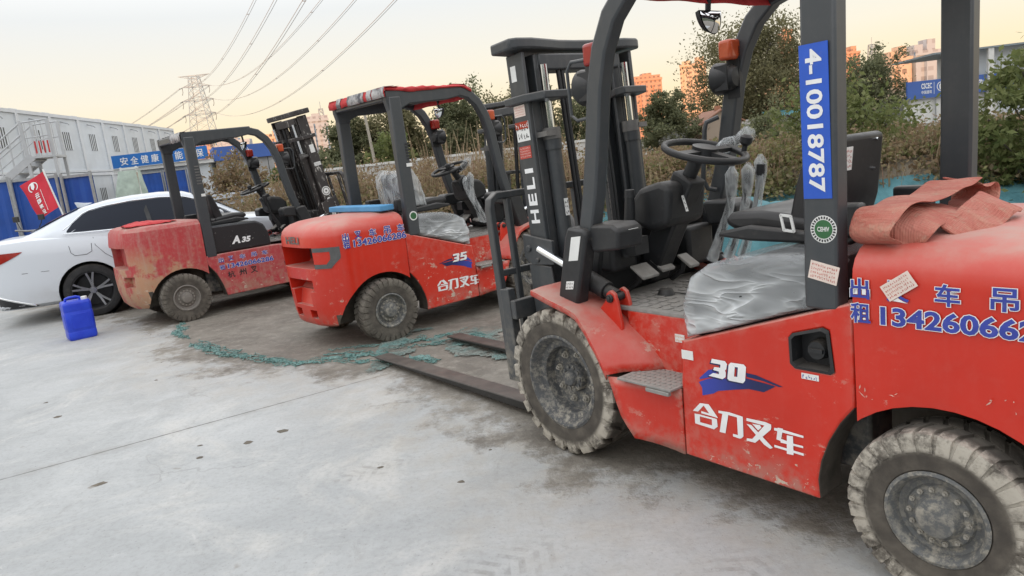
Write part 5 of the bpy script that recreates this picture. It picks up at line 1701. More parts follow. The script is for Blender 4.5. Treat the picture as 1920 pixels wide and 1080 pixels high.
# bags and frames by the gatehouse
M['greenbag'] = plain('pale_green_wrap', (0.38, 0.46, 0.40), 0.5, dust=0.0, var=0.2, scale=3)
bg = thing('wrapped_bale', 'pale green wrapped bale behind the white car roof', 'bale', (-15.1, 30.0, 0), 0.2)
mb = MB()
rows = []
for i in range(12):
    f = i / 11
    rows.append([(0.62 * math.cos(a) * (1 - 0.35 * f ** 3) * (1 + 0.12 * mnoise.noise(Vector((math.cos(a) * 2, math.sin(a) * 2, f * 4)))) + 0.2 * f, 0.55 * math.sin(a) * (1 - 0.35 * f ** 3), 2.45 * f) for a in np.linspace(0, 2 * PI, 28, endpoint=False)])
mb.sheet(rows, True)
mb.f.append(tuple(range(11 * 28, 12 * 28)))
mb.build('wrap', 'greenbag', bg, smooth=60)
fr = thing('board_rack', 'white framed rack of boards right of the pale green bale', 'rack', (-14.75, 29.6, 0), 0.1)
mb = MB()
for x in (-0.25, 0.35):
    mb.beam([(x, 0, 0), (x - 0.12, 0.35, 2.6)], 0.06, 0.06)
mb.box(-0.33, 0.33, 0.28, 0.34, 2.5, 2.56)
mb.build('frame', 'white_paint', fr)
M['ply'] = plain('weathered_board', (0.42, 0.36, 0.29), 0.8, dust=0.0, var=0.2)
mb = MB()
mb.prism([(0.08, 0.05), (0.14, 0.05), (0.30, 2.35), (0.24, 2.35)], 'X', -0.2, 0.28)
mb.build('boards', 'ply', fr)

# stacked sandwich panels behind the old truck
M['sandwich'] = plain('bluish_white_panel', (0.50, 0.54, 0.60), 0.5, dust=0.15, var=0.12, scale=2)
ordn = ['lowest', 'second from bottom', 'third from bottom', 'fourth from bottom', 'fifth from bottom', 'topmost']
for i in range(6):
    t = MB().box(-1.35, 1.35, -1.0, 1.0, 0, 0.11)
    for k in range(4):
        t.box(-1.36, 1.36, -0.9 + k * 0.5, -0.80 + k * 0.5, 0.111, 0.122)
    o = t.build('wall_panel', 'sandwich', None, bevel=0.008)
    o.location = (-6.55 + 0.12 * math.sin(i * 2.1), 19.2 + 0.10 * math.cos(i * 1.7), 0.35 + i * 0.155)
    o.rotation_euler = (0.01 * math.sin(i), 0.012 * math.cos(i * 2), 0.25 + 0.05 * math.sin(i * 1.3))
    tag(o, 'bluish white wall panel, %s of the stack behind the old forklift' % ordn[i], 'wall panel', 'stacked wall panels')
mb = MB()
for k in range(3):
    mb.box(-0.9 + k * 0.85, -0.78 + k * 0.85, -0.9, 0.9, 0, 0.34)
o = mb.build('pallet', 'ply', None)
o.location = (-6.55, 19.2, 0)
o.rotation_euler = (0, 0, 0.25)
tag(o, 'low timber bearers under the stacked wall panels', 'pallet')

# white boundary walls
M['wallwhite'] = plain('whitewashed_wall', (0.55, 0.54, 0.52), 0.8, dust=0.0, var=0.15, scale=0.8)
def wall(x0, x1, y0, y1, h, lab, th=0.24):
    t = thing('boundary_wall', lab, 'wall', (x0, y0, 0), math.atan2(y1 - y0, x1 - x0))
    L = math.hypot(x1 - x0, y1 - y0)
    MB().box(0, L, -th / 2, th / 2, 0, h - 0.08).build('wall_face', 'wallwhite', t)
    MB().box(-0.03, L + 0.03, -th / 2 - 0.04, th / 2 + 0.04, h - 0.08, h).build('coping', 'white_paint', t)
wall(-6.0, 4.5, 25.5, 25.0, 1.62, 'low white wall behind the dry grass, seen through the size 35 forklift cab')
wall(13.8, 22.6, 60.5, 59.5, 1.95, 'long white wall in front of the brick house')
wall(24.8, 36.5, 64.0, 62.0, 2.35, 'white wall between the shelter and the blue site sign')

# brick house, hut, shelter
hs = thing('brick_house', 'small brick house with a pale gable before the large tree', 'house', (16.0, 57.0, 0), 0)
mb = MB().prism([(0, 0), (0, 1.95), (1.55, 2.85), (3.1, 1.95), (3.1, 0)], 'Y', 0, 5)
nbk = N('orange_brick')
bt = nbk.t.nodes.new('ShaderNodeTexBrick')
nbk.put(bt.inputs['Vector'], nbk.scaled(nbk.obj, (1, 1, 1)))
bt.inputs['Scale'].default_value = 4
nbk.put(bt.inputs['Color1'], (0.36, 0.15, 0.085))
nbk.put(bt.inputs['Color2'], (0.42, 0.19, 0.11))
nbk.put(bt.inputs['Mortar'], (0.35, 0.28, 0.22))
nbk.set(bt.outputs[0], 0.85)
mb.build('wall', nbk.m, hs)
mb = MB()
mb.prism([(-0.2, 1.84), (1.55, 2.87), (1.55, 2.97), (-0.25, 1.92)], 'Y', -0.2, 5.2)
mb.prism([(3.3, 1.84), (1.552, 2.87), (1.552, 2.97), (3.35, 1.92)], 'Y', -0.2, 5.2)
ro = mb.build('roof', plain('tiled_roof', (0.30, 0.15, 0.10), 0.8, dust=0.0), hs)
MB().box(1.35, 1.75, 0.8, 1.2, 2.9, 3.25).build('chimney', nbk.m, ro)
hu = thing('white_hut', 'tiny white hut left of the brick house', 'hut', (13.0, 57.5, 0), 0)
MB().box(0, 1.2, 0, 1.5, 0, 2.3).build('wall', 'white_paint', hu)
MB().box(-0.1, 1.3, -0.1, 1.6, 2.302, 2.42).build('roof', 'cabin_frame', hu)
sh = thing('shelter', 'white shelter with a teal roof left of the numbered pillar', 'shelter', (22.9, 60, 0), 0.12)
MB().box(0.3, 3.0, 1.2, 1.3, 0, 1.95).build('wall', 'white_paint', sh)
M['tealroof'] = plain('teal_roof_sheet', (0.13, 0.36, 0.42), 0.5, dust=0.0)
MB().prism([(-0.3, 1.95), (2.0, 2.35), (2.0, 2.45), (-0.3, 2.05)], 'X', -0.2, 3.2).build('roof', 'tealroof', sh)
for x in (0.0, 1.5, 2.9):
    MB().tube([(x, -0.1, 0), (x, -0.1, 2.05)], 0.05, 6).build('post', 'tealroof', sh)
# leaning pole
po = MB().tube([(-4.85, 29.9, -0.2), (-4.99, 30.0, 2.0), (-5.16, 30.0, 4.4)], [0.07, 0.06, 0.05], 10).build('wooden_pole', plain('bleached_pole', (0.40, 0.36, 0.30), 0.9, dust=0.0), None)
tag(po, 'slim bleached pole leaning behind the size 35 forklift', 'pole')

# prefab office on the right with the blue sign
of = thing('prefab_office', 'two storey white prefab office with a blue sign at the right edge', 'office', (33.2, 60.2, 0), -0.55 + 0.42)
MB().box(6.3, 24, 1.2, 8, 0, 5.4).build('wall', 'cabin', of)
MB().box(2.6, 24.3, 0.2, 8.4, 5.4, 5.54).build('roof', plain('grey_roof_edge', (0.23, 0.27, 0.29), 0.6, dust=0.0), of)
MB().box(1.2, 24.2, 0.3, 1.2, 2.55, 2.72).build('walkway', 'white_paint', of)
for i in range(6):
    x = 3.4 + i * 3.4
    MB().box(x, x + 0.42, 0.25, 0.55, 0, 5.4).build('column', 'white_paint', of)
    if i == 0: continue
    MB().box(x + 1.2, x + 2.2, 1.16, 1.2, 3.4, 4.7).build('window', 'pane', of)
    MB().box(x + 2.5, x + 3.1, 1.16, 1.2, 2.75, 4.75).build('door', plain('grey_door', (0.24, 0.25, 0.26), 0.5, dust=0.0), of)
sb_ = thing('site_sign', 'long blue site sign with white lettering behind the right rear pillar', 'sign', (32.6, 58.6, 0), 0.16)
so = MB().box(0.3, 13.5, 0.0, 0.15, 2.05, 3.42).build('sign_board', 'blue_sign2', sb_)
mb = MB()
letters(mb, 'CSCEC', (1.55, 0.0, 2.78), (1, 0, 0), (0, 0, 1), 0.95, 0.42, 0.006, 0.03)
letters(mb, '\u4e2d\u56fd\u5efa\u7b51', (1.55, 0.0, 2.38), (1, 0, 0), (0, 0, 1), 0.95, 0.26, 0.006, 0.01)
mb.box(2.68, 2.71, -0.006, -0.001, 2.3, 3.25)
letters(mb, '\u7eff\u8272\u5efa\u9020', (4.05, 0.0, 2.45), (1, 0, 0), (0, 0, 1), 3.2, 0.62, 0.006, 0.01)
mb.build('sign_lettering', 'decal_white', so)
mb = MB()
disc(mb, (3.3, 0.0, 2.85), (1, 0, 0), (0, 0, 1), 0.36, 0.006, r0=0.29)
mb.add([(3.2, -0.008, 2.62), (3.4, -0.008, 2.62), (3.46, -0.008, 2.95), (3.3, -0.008, 3.12), (3.14, -0.008, 2.95)], [(0, 1, 2, 3, 4)])
mb.build('sign_emblem', 'decal_white', so)
for i in range(5):
    MB().tube([(0.6 + i * 2.4, 0.2, 0), (0.6 + i * 2.4, 0.2, 2.1)], 0.06, 6).build('sign_post', 'galv', sb_)
MB().box(0.3, 13.5, 0.35, 0.45, 0.05, 2.04).build('lower_hoarding', 'white_paint', sb_)

# ------------------------------------------------------------------ white saloon car
def saloon():
    t = thing('car', 'white four door saloon with dark windows parked behind the old forklift', 'car', (-5.66, 9.98, 0), math.radians(24))
    n = N('white_car_paint')
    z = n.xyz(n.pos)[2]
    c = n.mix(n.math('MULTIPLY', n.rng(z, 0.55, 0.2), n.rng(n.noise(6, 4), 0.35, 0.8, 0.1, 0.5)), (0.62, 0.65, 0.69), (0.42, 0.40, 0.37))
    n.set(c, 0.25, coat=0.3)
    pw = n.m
    n = N('tinted_glass')
    n.set((0.010, 0.013, 0.022), 0.06, spec=0.18)
    gls = n.m
    n = N('rear_glass')
    n.set((0.13, 0.15, 0.17), 0.15, spec=0.25)
    gls2 = n.m
    X = [-1.09, -1.07, -1.02, -0.95, -0.82, -0.6, -0.3, 0.0, 0.4, 0.9, 1.5, 2.0, 2.4, 2.82, 3.2, 3.5, 3.62, 3.68]
    def ip(x, tab):
        xs, ys = zip(*tab)
        return float(np.interp(x, xs, ys))
    HW = [(-1.09, 0.60), (-1.07, 0.68), (-1.02, 0.76), (-0.95, 0.815), (-0.82, 0.86), (-0.6, 0.895), (-0.3, 0.915), (0.0, 0.92), (2.4, 0.92), (2.82, 0.91), (3.2, 0.88), (3.5, 0.78), (3.62, 0.66), (3.68, 0.5)]
    TP = [(-1.09, 0.86), (-1.07, 0.97), (-1.02, 1.05), (-0.95, 1.075), (-0.6, 1.085), (0.0, 1.06), (1.0, 1.03), (2.0, 1.02), (2.4, 0.99), (3.0, 0.90), (3.5, 0.76), (3.68, 0.58)]
    def sec(x):
        w, tp = ip(x, HW), ip(x, TP)
        return [(0, 0.22), (w * 0.86, 0.22), (w * 0.955, 0.27), (w * 0.985, 0.40), (w, 0.56), (w * 0.995, 0.70), (w * 0.985, tp - 0.22), (w * 0.965, tp - 0.10), (w * 0.93, tp - 0.035), (w * 0.86, tp - 0.008), (w * 0.5, tp + 0.004), (0, tp + 0.008)]
    def side_y(x, z):
        s_ = sec(x)[1:-2]
        return float(np.interp(z, [q[1] for q in s_], [q[0] for q in s_]))
    mb = MB()
    rows = []
    for x in X:
        h = sec(x)
        rows.append([(x, -y, z) for y, z in h] + [(x, y, z) for y, z in h[::-1][1:-1]])
    mb.sheet(rows, True)
    k = len(rows[0])
    mb.f += [tuple(range(k))[::-1], tuple(range((len(rows) - 1) * k, len(rows) * k))]
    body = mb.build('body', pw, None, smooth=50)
    cs = []
    for xc in (0.0, 2.82):
        for s in (1, -1):
            cs.append(MB().prism([(xc + 0.375 * math.cos(a), 0.335 + 0.375 * math.sin(a)) for a in np.linspace(0, 2 * PI, 40, endpoint=False)], 'Y', s * 0.62, s * 1.1))
    cut(body, cs)
    body.parent = t
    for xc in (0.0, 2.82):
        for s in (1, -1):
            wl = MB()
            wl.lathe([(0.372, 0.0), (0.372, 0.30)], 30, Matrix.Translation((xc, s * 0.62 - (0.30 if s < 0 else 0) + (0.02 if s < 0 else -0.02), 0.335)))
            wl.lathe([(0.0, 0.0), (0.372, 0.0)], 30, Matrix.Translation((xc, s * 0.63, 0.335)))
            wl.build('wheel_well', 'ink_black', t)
    # greenhouse
    GX = [-0.66, -0.45, -0.2, 0.05, 0.3, 0.6, 0.95, 1.25, 1.45, 1.7, 2.0]
    RZ = [(-0.66, 1.09), (-0.45, 1.185), (-0.2, 1.295), (0.05, 1.385), (0.3, 1.432), (0.6, 1.458), (0.95, 1.462), (1.25, 1.435), (1.45, 1.36), (1.7, 1.22), (2.0, 1.03)]
    RW = [(-0.66, 0.72), (-0.45, 0.66), (-0.2, 0.615), (0.05, 0.59), (0.6, 0.575), (1.25, 0.57), (1.7, 0.62), (2.0, 0.70)]
    BW = [(-0.66, 0.78), (-0.2, 0.845), (0.3, 0.868), (1.5, 0.868), (2.0, 0.82)]
    def gsec(x):
        rz, rw, bw = ip(x, RZ), ip(x, RW), ip(x, BW)
        bz = ip(x, TP) - 0.03
        rb = max(bz + 0.01, rz - 0.045)
        return bw, bz, rw, rb, rz
    mb = MB()
    rows = []
    for x in GX:
        bw, bz, rw, rb, rz = gsec(x)
        h = [(bw, bz - 0.06), (bw, bz), (bw + (rw - bw) * 0.5 + 0.012, (bz + rb) / 2), (rw, rb), (rw * 0.93, (rb + rz) / 2 + 0.01), (rw * 0.75, rz), (0, rz + 0.008)]
        rows.append([(x, -y, z) for y, z in h] + [(x, y, z) for y, z in h[::-1][1:]])
    mb.sheet(rows)
    mb.build('roof', pw, t, smooth=60)
    for s in (1, -1):
        gm = MB()
        rows = []
        for x in np.linspace(-0.16, 1.80, 30):
            bw, bz, rw, rb, rz = gsec(x)
            lo = bz + 0.055
            hi = rb - 0.030
            f = (x + 0.16) / 0.55
            hi = min(hi, lo + 0.02 + max(0, f) ** 0.75 * 0.40)
            hi = max(hi, lo + 0.004)
            row = []
            for q in np.linspace(0, 1, 5):
                zz = lo + (hi - lo) * q
                u_ = (zz - bz) / max(1e-4, rb - bz)
                y = bw + (rw - bw) * u_ + 0.012 * (1 - abs(2 * u_ - 1)) + 0.006
                row.append((x, s * y, zz))
            rows.append(row)
        gm.sheet(rows)
        go = gm.build('side_window', gls, t, smooth=60)
        bp = MB()
        bw, bz, rw, rb, rz = gsec(0.78)
        bp.beam([(0.80, s * (bw + 0.013), bz + 0.06), (0.78, s * ((bw + rw) / 2 + 0.026), (bz + rb) / 2), (0.74, s * (rw + 0.012), rb - 0.03)], 0.05, 0.006)
        bp.build('door_pillar', 'ink_black', go)
        tr = MB()
        pts = []
        for x in np.linspace(-0.20, 1.80, 26):
            bw, bz, rw, rb, rz = gsec(x)
            lo = bz + 0.055
            f = (x + 0.16) / 0.55
            hi = min(rb - 0.030, lo + 0.02 + max(0, f) ** 0.75 * 0.40)
            u_ = (hi + 0.012 - bz) / max(1e-4, rb - bz)
            pts.append((x, s * (bw + (rw - bw) * u_ + 0.010), hi + 0.012))
        tr.tube(pts, 0.008, 6)
        pts = [(x, s * (gsec(x)[0] + 0.004), gsec(x)[1] + 0.042) for x in np.linspace(-0.20, 1.80, 16)]
        tr.tube(pts, 0.007, 6)
        tr.build('window_trim', 'chrome', go, smooth=60)
        # seams, fuel flap
        sm_ = MB()
        def seam(p):
            sm_.tube([(x, s * (side_y(x, z_) + 0.0005), z_) for x, z_ in p], 0.0035, 4)
        seam([(0.12, 1.0), (0.13, 0.9), (0.22, 0.78), (0.36, 0.66), (0.42, 0.50), (0.42, 0.3)])
        seam([(0.95, 1.0), (0.96, 0.6), (0.96, 0.3)])
        seam([(-1.0, 0.66), (-0.7, 0.665), (-0.42, 0.66)])
        if s < 0:
            seam([(-0.16, 0.93), (-0.15, 0.84), (-0.11, 0.80), (0.02, 0.80), (0.08, 0.83), (0.09, 0.93)])
        sm_.build('panel_seam', 'ink_black', t)
        # lamps
        tl = MB()
        rows = []
        for x in np.linspace(-1.075, -0.66, 16):
            f = (x + 1.075) / 0.415
            hi = 0.935 - 0.004 * f
            lo = 0.770 + 0.155 * f ** 1.4
            lo = min(lo, hi - 0.002)
            rows.append([(x - 0.004, s * (side_y(x, z_) + 0.006), z_) for z_ in np.linspace(lo, hi, 4)])
        tl.sheet(rows)
        lo_ = tl.build('tail_lamp', 'lens_red', t, smooth=60)
        ex = MB()
        rows = []
        for x in np.linspace(-1.085, -0.62, 10):
            f = (x + 1.085) / 0.465
            rows.append([(x - 0.003, s * (side_y(x, z_) + 0.005), z_) for z_ in np.linspace(0.235, 0.42 - 0.175 * f, 4)])
        ex.sheet(rows)
        eo = ex.build('bumper_insert', 'plastic', t, smooth=60)
        ct = MB().tube([(x - 0.004, s * (side_y(x, z_) + 0.008), z_) for x, z_ in zip(np.linspace(-1.08, -0.64, 10), np.linspace(0.425, 0.255, 10))], 0.012, 6)
        ct.build('bumper_trim', 'chrome', eo, smooth=60)
        mi = MB()
        mi.lathe([(0, -0.11), (0.05, -0.10), (0.075, -0.04), (0.075, 0.05), (0.05, 0.09), (0, 0.10)], 16, Matrix.Translation((1.62, s * 1.0, 1.10)) @ Matrix.Scale(0.8, 4, (0, 0, 1)))
        mi.box(1.60, 1.66, s * 0.86, s * 0.95, 1.04, 1.08)
        mi.build('door_mirror', pw, t, smooth=60)
        ha = MB()
        for xh in (0.30, 1.35):
            ha.tube([(xh, s * 0.918, 0.86), (xh + 0.03, s * 0.945, 0.865), (xh + 0.17, s * 0.945, 0.87), (xh + 0.20, s * 0.918, 0.87)], 0.013, 8)
        ha.build('door_handle', pw, t, smooth=60)
    rw_ = MB()
    rows = []
    for x in np.linspace(-0.60, -0.02, 10):
        bw, bz, rw, rb, rz = gsec(x)
        wv = rw * 0.90
        rows.append([(x - 0.006, y * wv, rz + 0.008 + (0.010 if abs(y) < 0.8 else 0.002)) for y in (-1, -0.75, -0.4, 0, 0.4, 0.75, 1)])
    rw_.sheet(rows)
    rw_.build('rear_window', gls2, t, smooth=60)
    wsn = MB()
    rows = []
    for x in np.linspace(1.36, 1.96, 8):
        bw, bz, rw, rb, rz = gsec(x)
        rows.append([(x + 0.006, y * rw * 0.92, rz + 0.012) for y in (-1, -0.5, 0, 0.5, 1)])
    wsn.sheet(rows)
    wsn.build('windscreen', gls, t, smooth=60)
    fin = MB().prism([(-0.06, 1.36), (0.12, 1.42), (0.10, 1.425), (0.02, 1.432), (-0.06, 1.448), (-0.09, 1.450)], 'Y', -0.016, 0.016)
    fin.build('roof_fin', pw, t, bevel=0.006)
    for xc in (0.0, 2.82):
        for s in (1, -1):
            w = thing('wheel', None, None, (xc, s * 0.79, 0.335), 0 if s > 0 else PI)
            w.parent = t
            h = 0.115
            pr = [(0.235, h * 0.8), (0.25, h * 0.95), (0.29, h), (0.322, h * 0.9), (0.335, h * 0.7), (0.335, 0)]
            MB().lathe(pr + [(r, -y) for r, y in pr[::-1]], 56).build('tyre', 'tyre_black', w, smooth=40)
            rm = MB()
            rm.lathe([(0.237, h * 0.82), (0.243, h * 0.92), (0.232, h * 0.9), (0.222, h * 0.6), (0.20, -h * 0.4), (0.0, -h * 0.4)], 48)
            rmo = rm.build('rim', 'rim_black', w, smooth=40)
            sp = MB()
            for i in range(5):
                for dv_ in (-0.17, 0.17):
                    a0 = 2 * PI * i / 5 + 0.3
                    a1 = a0 + dv_
                    sp.beam([(0.035 * math.cos(a0), h * 0.55, 0.035 * math.sin(a0)), (0.13 * math.cos(a0 + dv_ * 0.62), h * 0.68, 0.13 * math.sin(a0 + dv_ * 0.62)), (0.232 * math.cos(a1), h * 0.84, 0.232 * math.sin(a1))], 0.024, 0.02, (0, 1, 0))
            sp.lathe([(0.0, h * 0.72), (0.04, h * 0.70), (0.05, h * 0.5)], 20)
            sp.build('spokes', 'alloy', rmo)
    return t
M['tyre_black'] = plain('car_tyre', (0.022, 0.022, 0.023), 0.8, dust=0.2)
M['rim_black'] = plain('dark_rim_paint', (0.02, 0.02, 0.022), 0.5, dust=0.0)  # dark rim barrel behind the polished spokes
M['alloy'] = plain('machined_alloy', (0.26, 0.26, 0.27), 0.3, 0.7, dust=0.0)
saloon()

# ------------------------------------------------------------------ small things in the yard
n = N('blue_jerrycan_plastic')
n.set(n.mix(n.rng(n.noise(7, 4), 0.35, 0.7), (0.010, 0.040, 0.52), (0.020, 0.065, 0.60)), 0.38)
n.bump(n.noise(30, 3), 0.08, 0.004)
M['can'] = n.m
jc = thing('jerrycan', 'blue plastic jerrycan with white cap standing behind the white car', 'jerrycan', (-4.735, 7.80, 0), math.radians(40))
mb = MB()
rows = []
def rr(hx, hy, z, r=0.035, nseg=5):
    out = []
    for cx, cy, a0 in ((hx - r, hy - r, 0), (-hx + r, hy - r, PI / 2), (-hx + r, -hy + r, PI), (hx - r, -hy + r, 1.5 * PI)):
        for i in range(nseg):
            a = a0 + PI / 2 * i / (nseg - 1)
            out.append((cx + r * math.cos(a), cy + r * math.sin(a), z))
    return out
for z, f in ((0.0, 0.93), (0.012, 0.985), (0.03, 1.0), (0.085, 1.0), (0.095, 0.975), (0.105, 1.0), (0.30, 1.0), (0.31, 0.975), (0.32, 1.0), (0.385, 1.0), (0.405, 0.97), (0.418, 0.90)):
    rows.append(rr(0.137 * f, 0.118 * f, z))
mb.sheet(rows, True)
kk = len(rows[0])
mb.f += [tuple(range(kk))[::-1], tuple(range((len(rows) - 1) * kk, len(rows) * kk))]
for s in (1, -1):
    mb.box(-0.085, 0.085, s * 0.116, s * 0.1215, 0.12, 0.285)
    mb.box(s * 0.1355, s * 0.141, -0.07, 0.07, 0.12, 0.285)
mb.build('can_body', 'can', jc, bevel=0.004, smooth=40)
mb = MB()
mb.tube([(-0.09, 0.0, 0.41), (-0.085, 0.0, 0.445), (-0.05, 0, 0.455), (0.02, 0, 0.455), (0.05, 0, 0.445), (0.055, 0, 0.41)], 0.014, 10)
mb.build('handle', 'can', jc, smooth=50)
MB().lathe([(0.0, 0.035), (0.028, 0.035), (0.031, 0.030), (0.031, 0.0)], 20, Matrix.Translation((0.085, -0.05, 0.415)) @ Matrix.Rotation(PI / 2, 4, 'X')).build('cap', 'white', jc, smooth=30)

# scraps of netting on the ground
n = N('teal_net_scrap')
n.set(n.mix(n.rng(n.noise(22, 5, 0.7, n.pos), 0.35, 0.7), (0.085, 0.19, 0.175), (0.20, 0.30, 0.275)), 0.85)
n.bump(n.noise(110, 2, 0.5, n.pos), 0.5, 0.004)
n.put(n.b.inputs['Alpha'], n.rng(n.noise(45, 4, 0.7, n.pos), 0.36, 0.50))
M['scrap'] = n.m
def net_strip(path, label, wid, strands, seed):
    rnd = random.Random(seed)
    P = [Vector((*p, 0)) for p in path]
    mb = MB()
    def along(t):
        f = t * (len(P) - 1)
        i = min(int(f), len(P) - 2)
        return P[i].lerp(P[i + 1], f - i)
    for s in range(int(strands * 1.9)):
        t0 = max(0, rnd.uniform(-0.08, 0.9))
        t1 = min(1.0, t0 + rnd.uniform(0.06, 0.35))
        m_ = max(5, int((t1 - t0) * 70))
        off = rnd.gauss(0, wid * 0.5)
        ph, ph2 = rnd.uniform(0, 9), rnd.uniform(0, 9)
        ribbon_ = s % 5 == 0
        pts, rows = [], []
        bw = rnd.uniform(0.02, 0.05)
        for i in range(m_):
            t = t0 + (t1 - t0) * i / (m_ - 1)
            p = along(t)
            tg = (along(min(1, t + 0.02)) - along(max(0, t - 0.02))).normalized()
            sd_ = Vector((-tg.y, tg.x, 0))
            wob = 0.05 * mnoise.noise(Vector((i * 0.22 + ph, ph2, 0))) + 0.035 * mnoise.noise(Vector((i * 0.7 + ph, ph2, 3)))
            z = 0.008 + 0.022 * abs(mnoise.noise(Vector((i * 0.4 + ph, ph2, 7))))
            c = p + sd_ * (off + wob * 1.6) + Vector((0, 0, z))
            pts.append(c)
            w_ = bw * math.sin(PI * (0.06 + 0.88 * i / (m_ - 1))) * (0.5 + abs(mnoise.noise(Vector((i * 0.5, ph, 1)))))
            rows.append([c - sd_ * w_ - Vector((0, 0, z * 0.6)), c - sd_ * w_ * 0.3 + Vector((0, 0, 0.012 * abs(math.sin(i * 1.3)))), c + sd_ * w_ * 0.4, c + sd_ * w_ - Vector((0, 0, z * 0.6))])
        if ribbon_:
            mb.sheet(rows)
        else:
            mb.tube(pts, rnd.uniform(0.0025, 0.0055), 5)
    return tag(mb.build('net_scrap', 'scrap', None, smooth=60), label, 'netting', 'net scraps on the ground')
net_strip([(-3.72, 7.95), (-3.45, 7.3), (-2.98, 6.68), (-2.55, 6.2), (-2.15, 5.92)], 'frayed teal netting trailing from the old forklift rear wheel', 0.11, 15, 1)
net_strip([(-2.25, 5.93), (-1.8, 5.62), (-1.4, 5.5), (-1.0, 5.42), (-0.6, 5.2)], 'frayed teal netting strip beside the nearer fork tip', 0.08, 13, 2)
net_strip([(-1.6, 5.75), (-1.1, 5.72), (-0.7, 5.8), (-0.35, 6.0)], 'frayed teal netting under the rear wheel of the size 35 forklift', 0.30, 10, 3)
mb = MB()
for i in range(60):
    for j in range(34):
        x, y = -1.15 + i * 0.022, 5.05 + j * 0.038
        q = Vector((x * 2.3, y * 2.3, 2.0))
        edge_ = min(i, 59 - i) / 14, min(j, 33 - j) / 9
        if mnoise.fractal(q, 1.0, 2.0, 5) + 0.45 * min(1, edge_[0], edge_[1]) < 0.36:
            continue
        z = 0.006 + 0.010 * abs(mnoise.noise(Vector((x * 5, y * 5, 0))))
        def zz(a, b): return 0.006 + 0.016 * abs(mnoise.noise(Vector((a * 4, b * 4, 0))))
        mb.add([(x, y, zz(x, y)), (x + 0.022, y, zz(x + 0.022, y)), (x + 0.022, y + 0.038, zz(x + 0.022, y + 0.038)), (x, y + 0.038, zz(x, y + 0.038))], [(0, 1, 2, 3)])
o = mb.build('net_sheet', 'scrap', None, smooth=60, weld=True)
n = N('dusty_flat_net')
n.set(n.mix(n.rng(n.noise(5, 6, 0.7, n.pos), 0.34, 0.62), (0.115, 0.215, 0.20), (0.19, 0.20, 0.175)), 0.9)
n.bump(n.noise(110, 2, 0.5, n.pos), 0.5, 0.004)
n.put(n.b.inputs['Alpha'], n.math('MULTIPLY', n.rng(n.noise(3.2, 6, 0.7, n.pos), 0.34, 0.52), n.rng(n.noise(60, 4, 0.7, n.pos), 0.30, 0.52)))
o.data.materials.clear()
o.data.materials.append(n.m)
tag(o, 'dusty teal netting sheet lying flat between the two fork tips', 'netting', 'net scraps on the ground')
mb = MB()
rnd = random.Random(4)
spots_ = [(-1.444, 4.09, .033), (-2.267, 3.591, .032), (-0.333, 3.135, .018), (-1.606, 3.959, .03), (-1.823, 3.81, .022), (-3.267, 4.893, .03), (-1.9, 4.0, .015), (-3.6, 5.3, .02), (-0.75, 3.4, .015), (-2.9, 5.6, .015)]
for _ in range(240):
    y = rnd.uniform(3.0, 9.5)
    x = rnd.uniform(-4.5, 1.0)
    if dirt_sd(x, y) > -0.25:
        spots_.append((x, y, rnd.uniform(0.003, 0.010)))
for (x, y, r) in spots_:
    a = rnd.uniform(0, 6)
    base = [(x + r * rnd.uniform(0.7, 1.5) * math.cos(a + k * 1.05), y + r * rnd.uniform(0.6, 1.1) * math.sin(a + k * 1.05), 0.0005) for k in range(6)]
    r *= 0.9
    topp = (x + rnd.uniform(-.3, .3) * r, y, r * rnd.uniform(0.25, 0.5))
    mb.add(base + [topp], [(k, (k + 1) % 6, 6) for k in range(6)])
M['clod'] = plain('dried_mud_clods', (0.14, 0.12, 0.095), 0.95, dust=0.0, var=0.3, scale=12)
tag(mb.build('mud_clods', 'clod', None), kind='stuff')

# red folded hose on the hood of the nearest truck (truck frame)
def ribbon(mb, path, width, th, wdir):
    path = [Vector(p) for p in path]
    fine = []
    for i in range(len(path) - 1):
        p0, p1 = path[max(0, i - 1)], path[i]
        p2, p3 = path[i + 1], path[min(len(path) - 1, i + 2)]
        for j in range(8):
            t = j / 8
            fine.append(0.5 * ((2 * p1) + (p2 - p0) * t + (2 * p0 - 5 * p1 + 4 * p2 - p3) * t * t + (3 * p1 - p0 - 3 * p2 + p3) * t ** 3))
    fine.append(path[-1])
    k = len(fine)
    rows = []
    for i, p in enumerate(fine):
        t = (fine[min(i + 1, k - 1)] - fine[max(i - 1, 0)]).normalized()
        w = Vector(wdir(i / (k - 1)))
        w = (w - t * w.dot(t)).normalized()
        nn = t.cross(w)
        sag = 0.006 * math.sin(i * 0.5)
        rows.append([p + w * width * 0.5 * c + nn * (th * 0.5 * d + sag * c) for c, d in ((-1, 0), (-0.94, 1), (-0.4, 1.15), (0.4, 1.1), (0.94, 1), (1, 0), (0.94, -1), (0.4, -1.1), (-0.4, -1.1), (-0.94, -1))])
    mb.sheet(rows, True)
    o_ = len(mb.v) - len(rows) * 10
    mb.f += [tuple(o_ + i for i in range(10))[::-1], tuple(o_ + (len(rows) - 1) * 10 + i for i in range(10))]
M1 = Matrix.Translation((1.6328, 2.2934, 0)) @ Matrix.Rotation(2.2066, 4, 'Z')
mb = MB()
ribbon(mb, [(0.20, 0.46, 1.065), (0.215, 0.515, 1.10), (0.205, 0.48, 1.160), (0.195, 0.36, 1.178), (0.185, 0.20, 1.178), (0.175, 0.06, 1.195), (0.17, -0.02, 1.205)], 0.15, 0.008, lambda t: (1, -0.15, 0.0))
ribbon(mb, [(0.165, -0.02, 1.203), (0.155, -0.085, 1.175), (0.145, -0.07, 1.135), (0.115, 0.02, 1.122), (0.08, 0.10, 1.110), (0.03, 0.16, 1.100)], 0.14, 0.008, lambda t: (1, 0.25, 0.30 * (1 - t)))
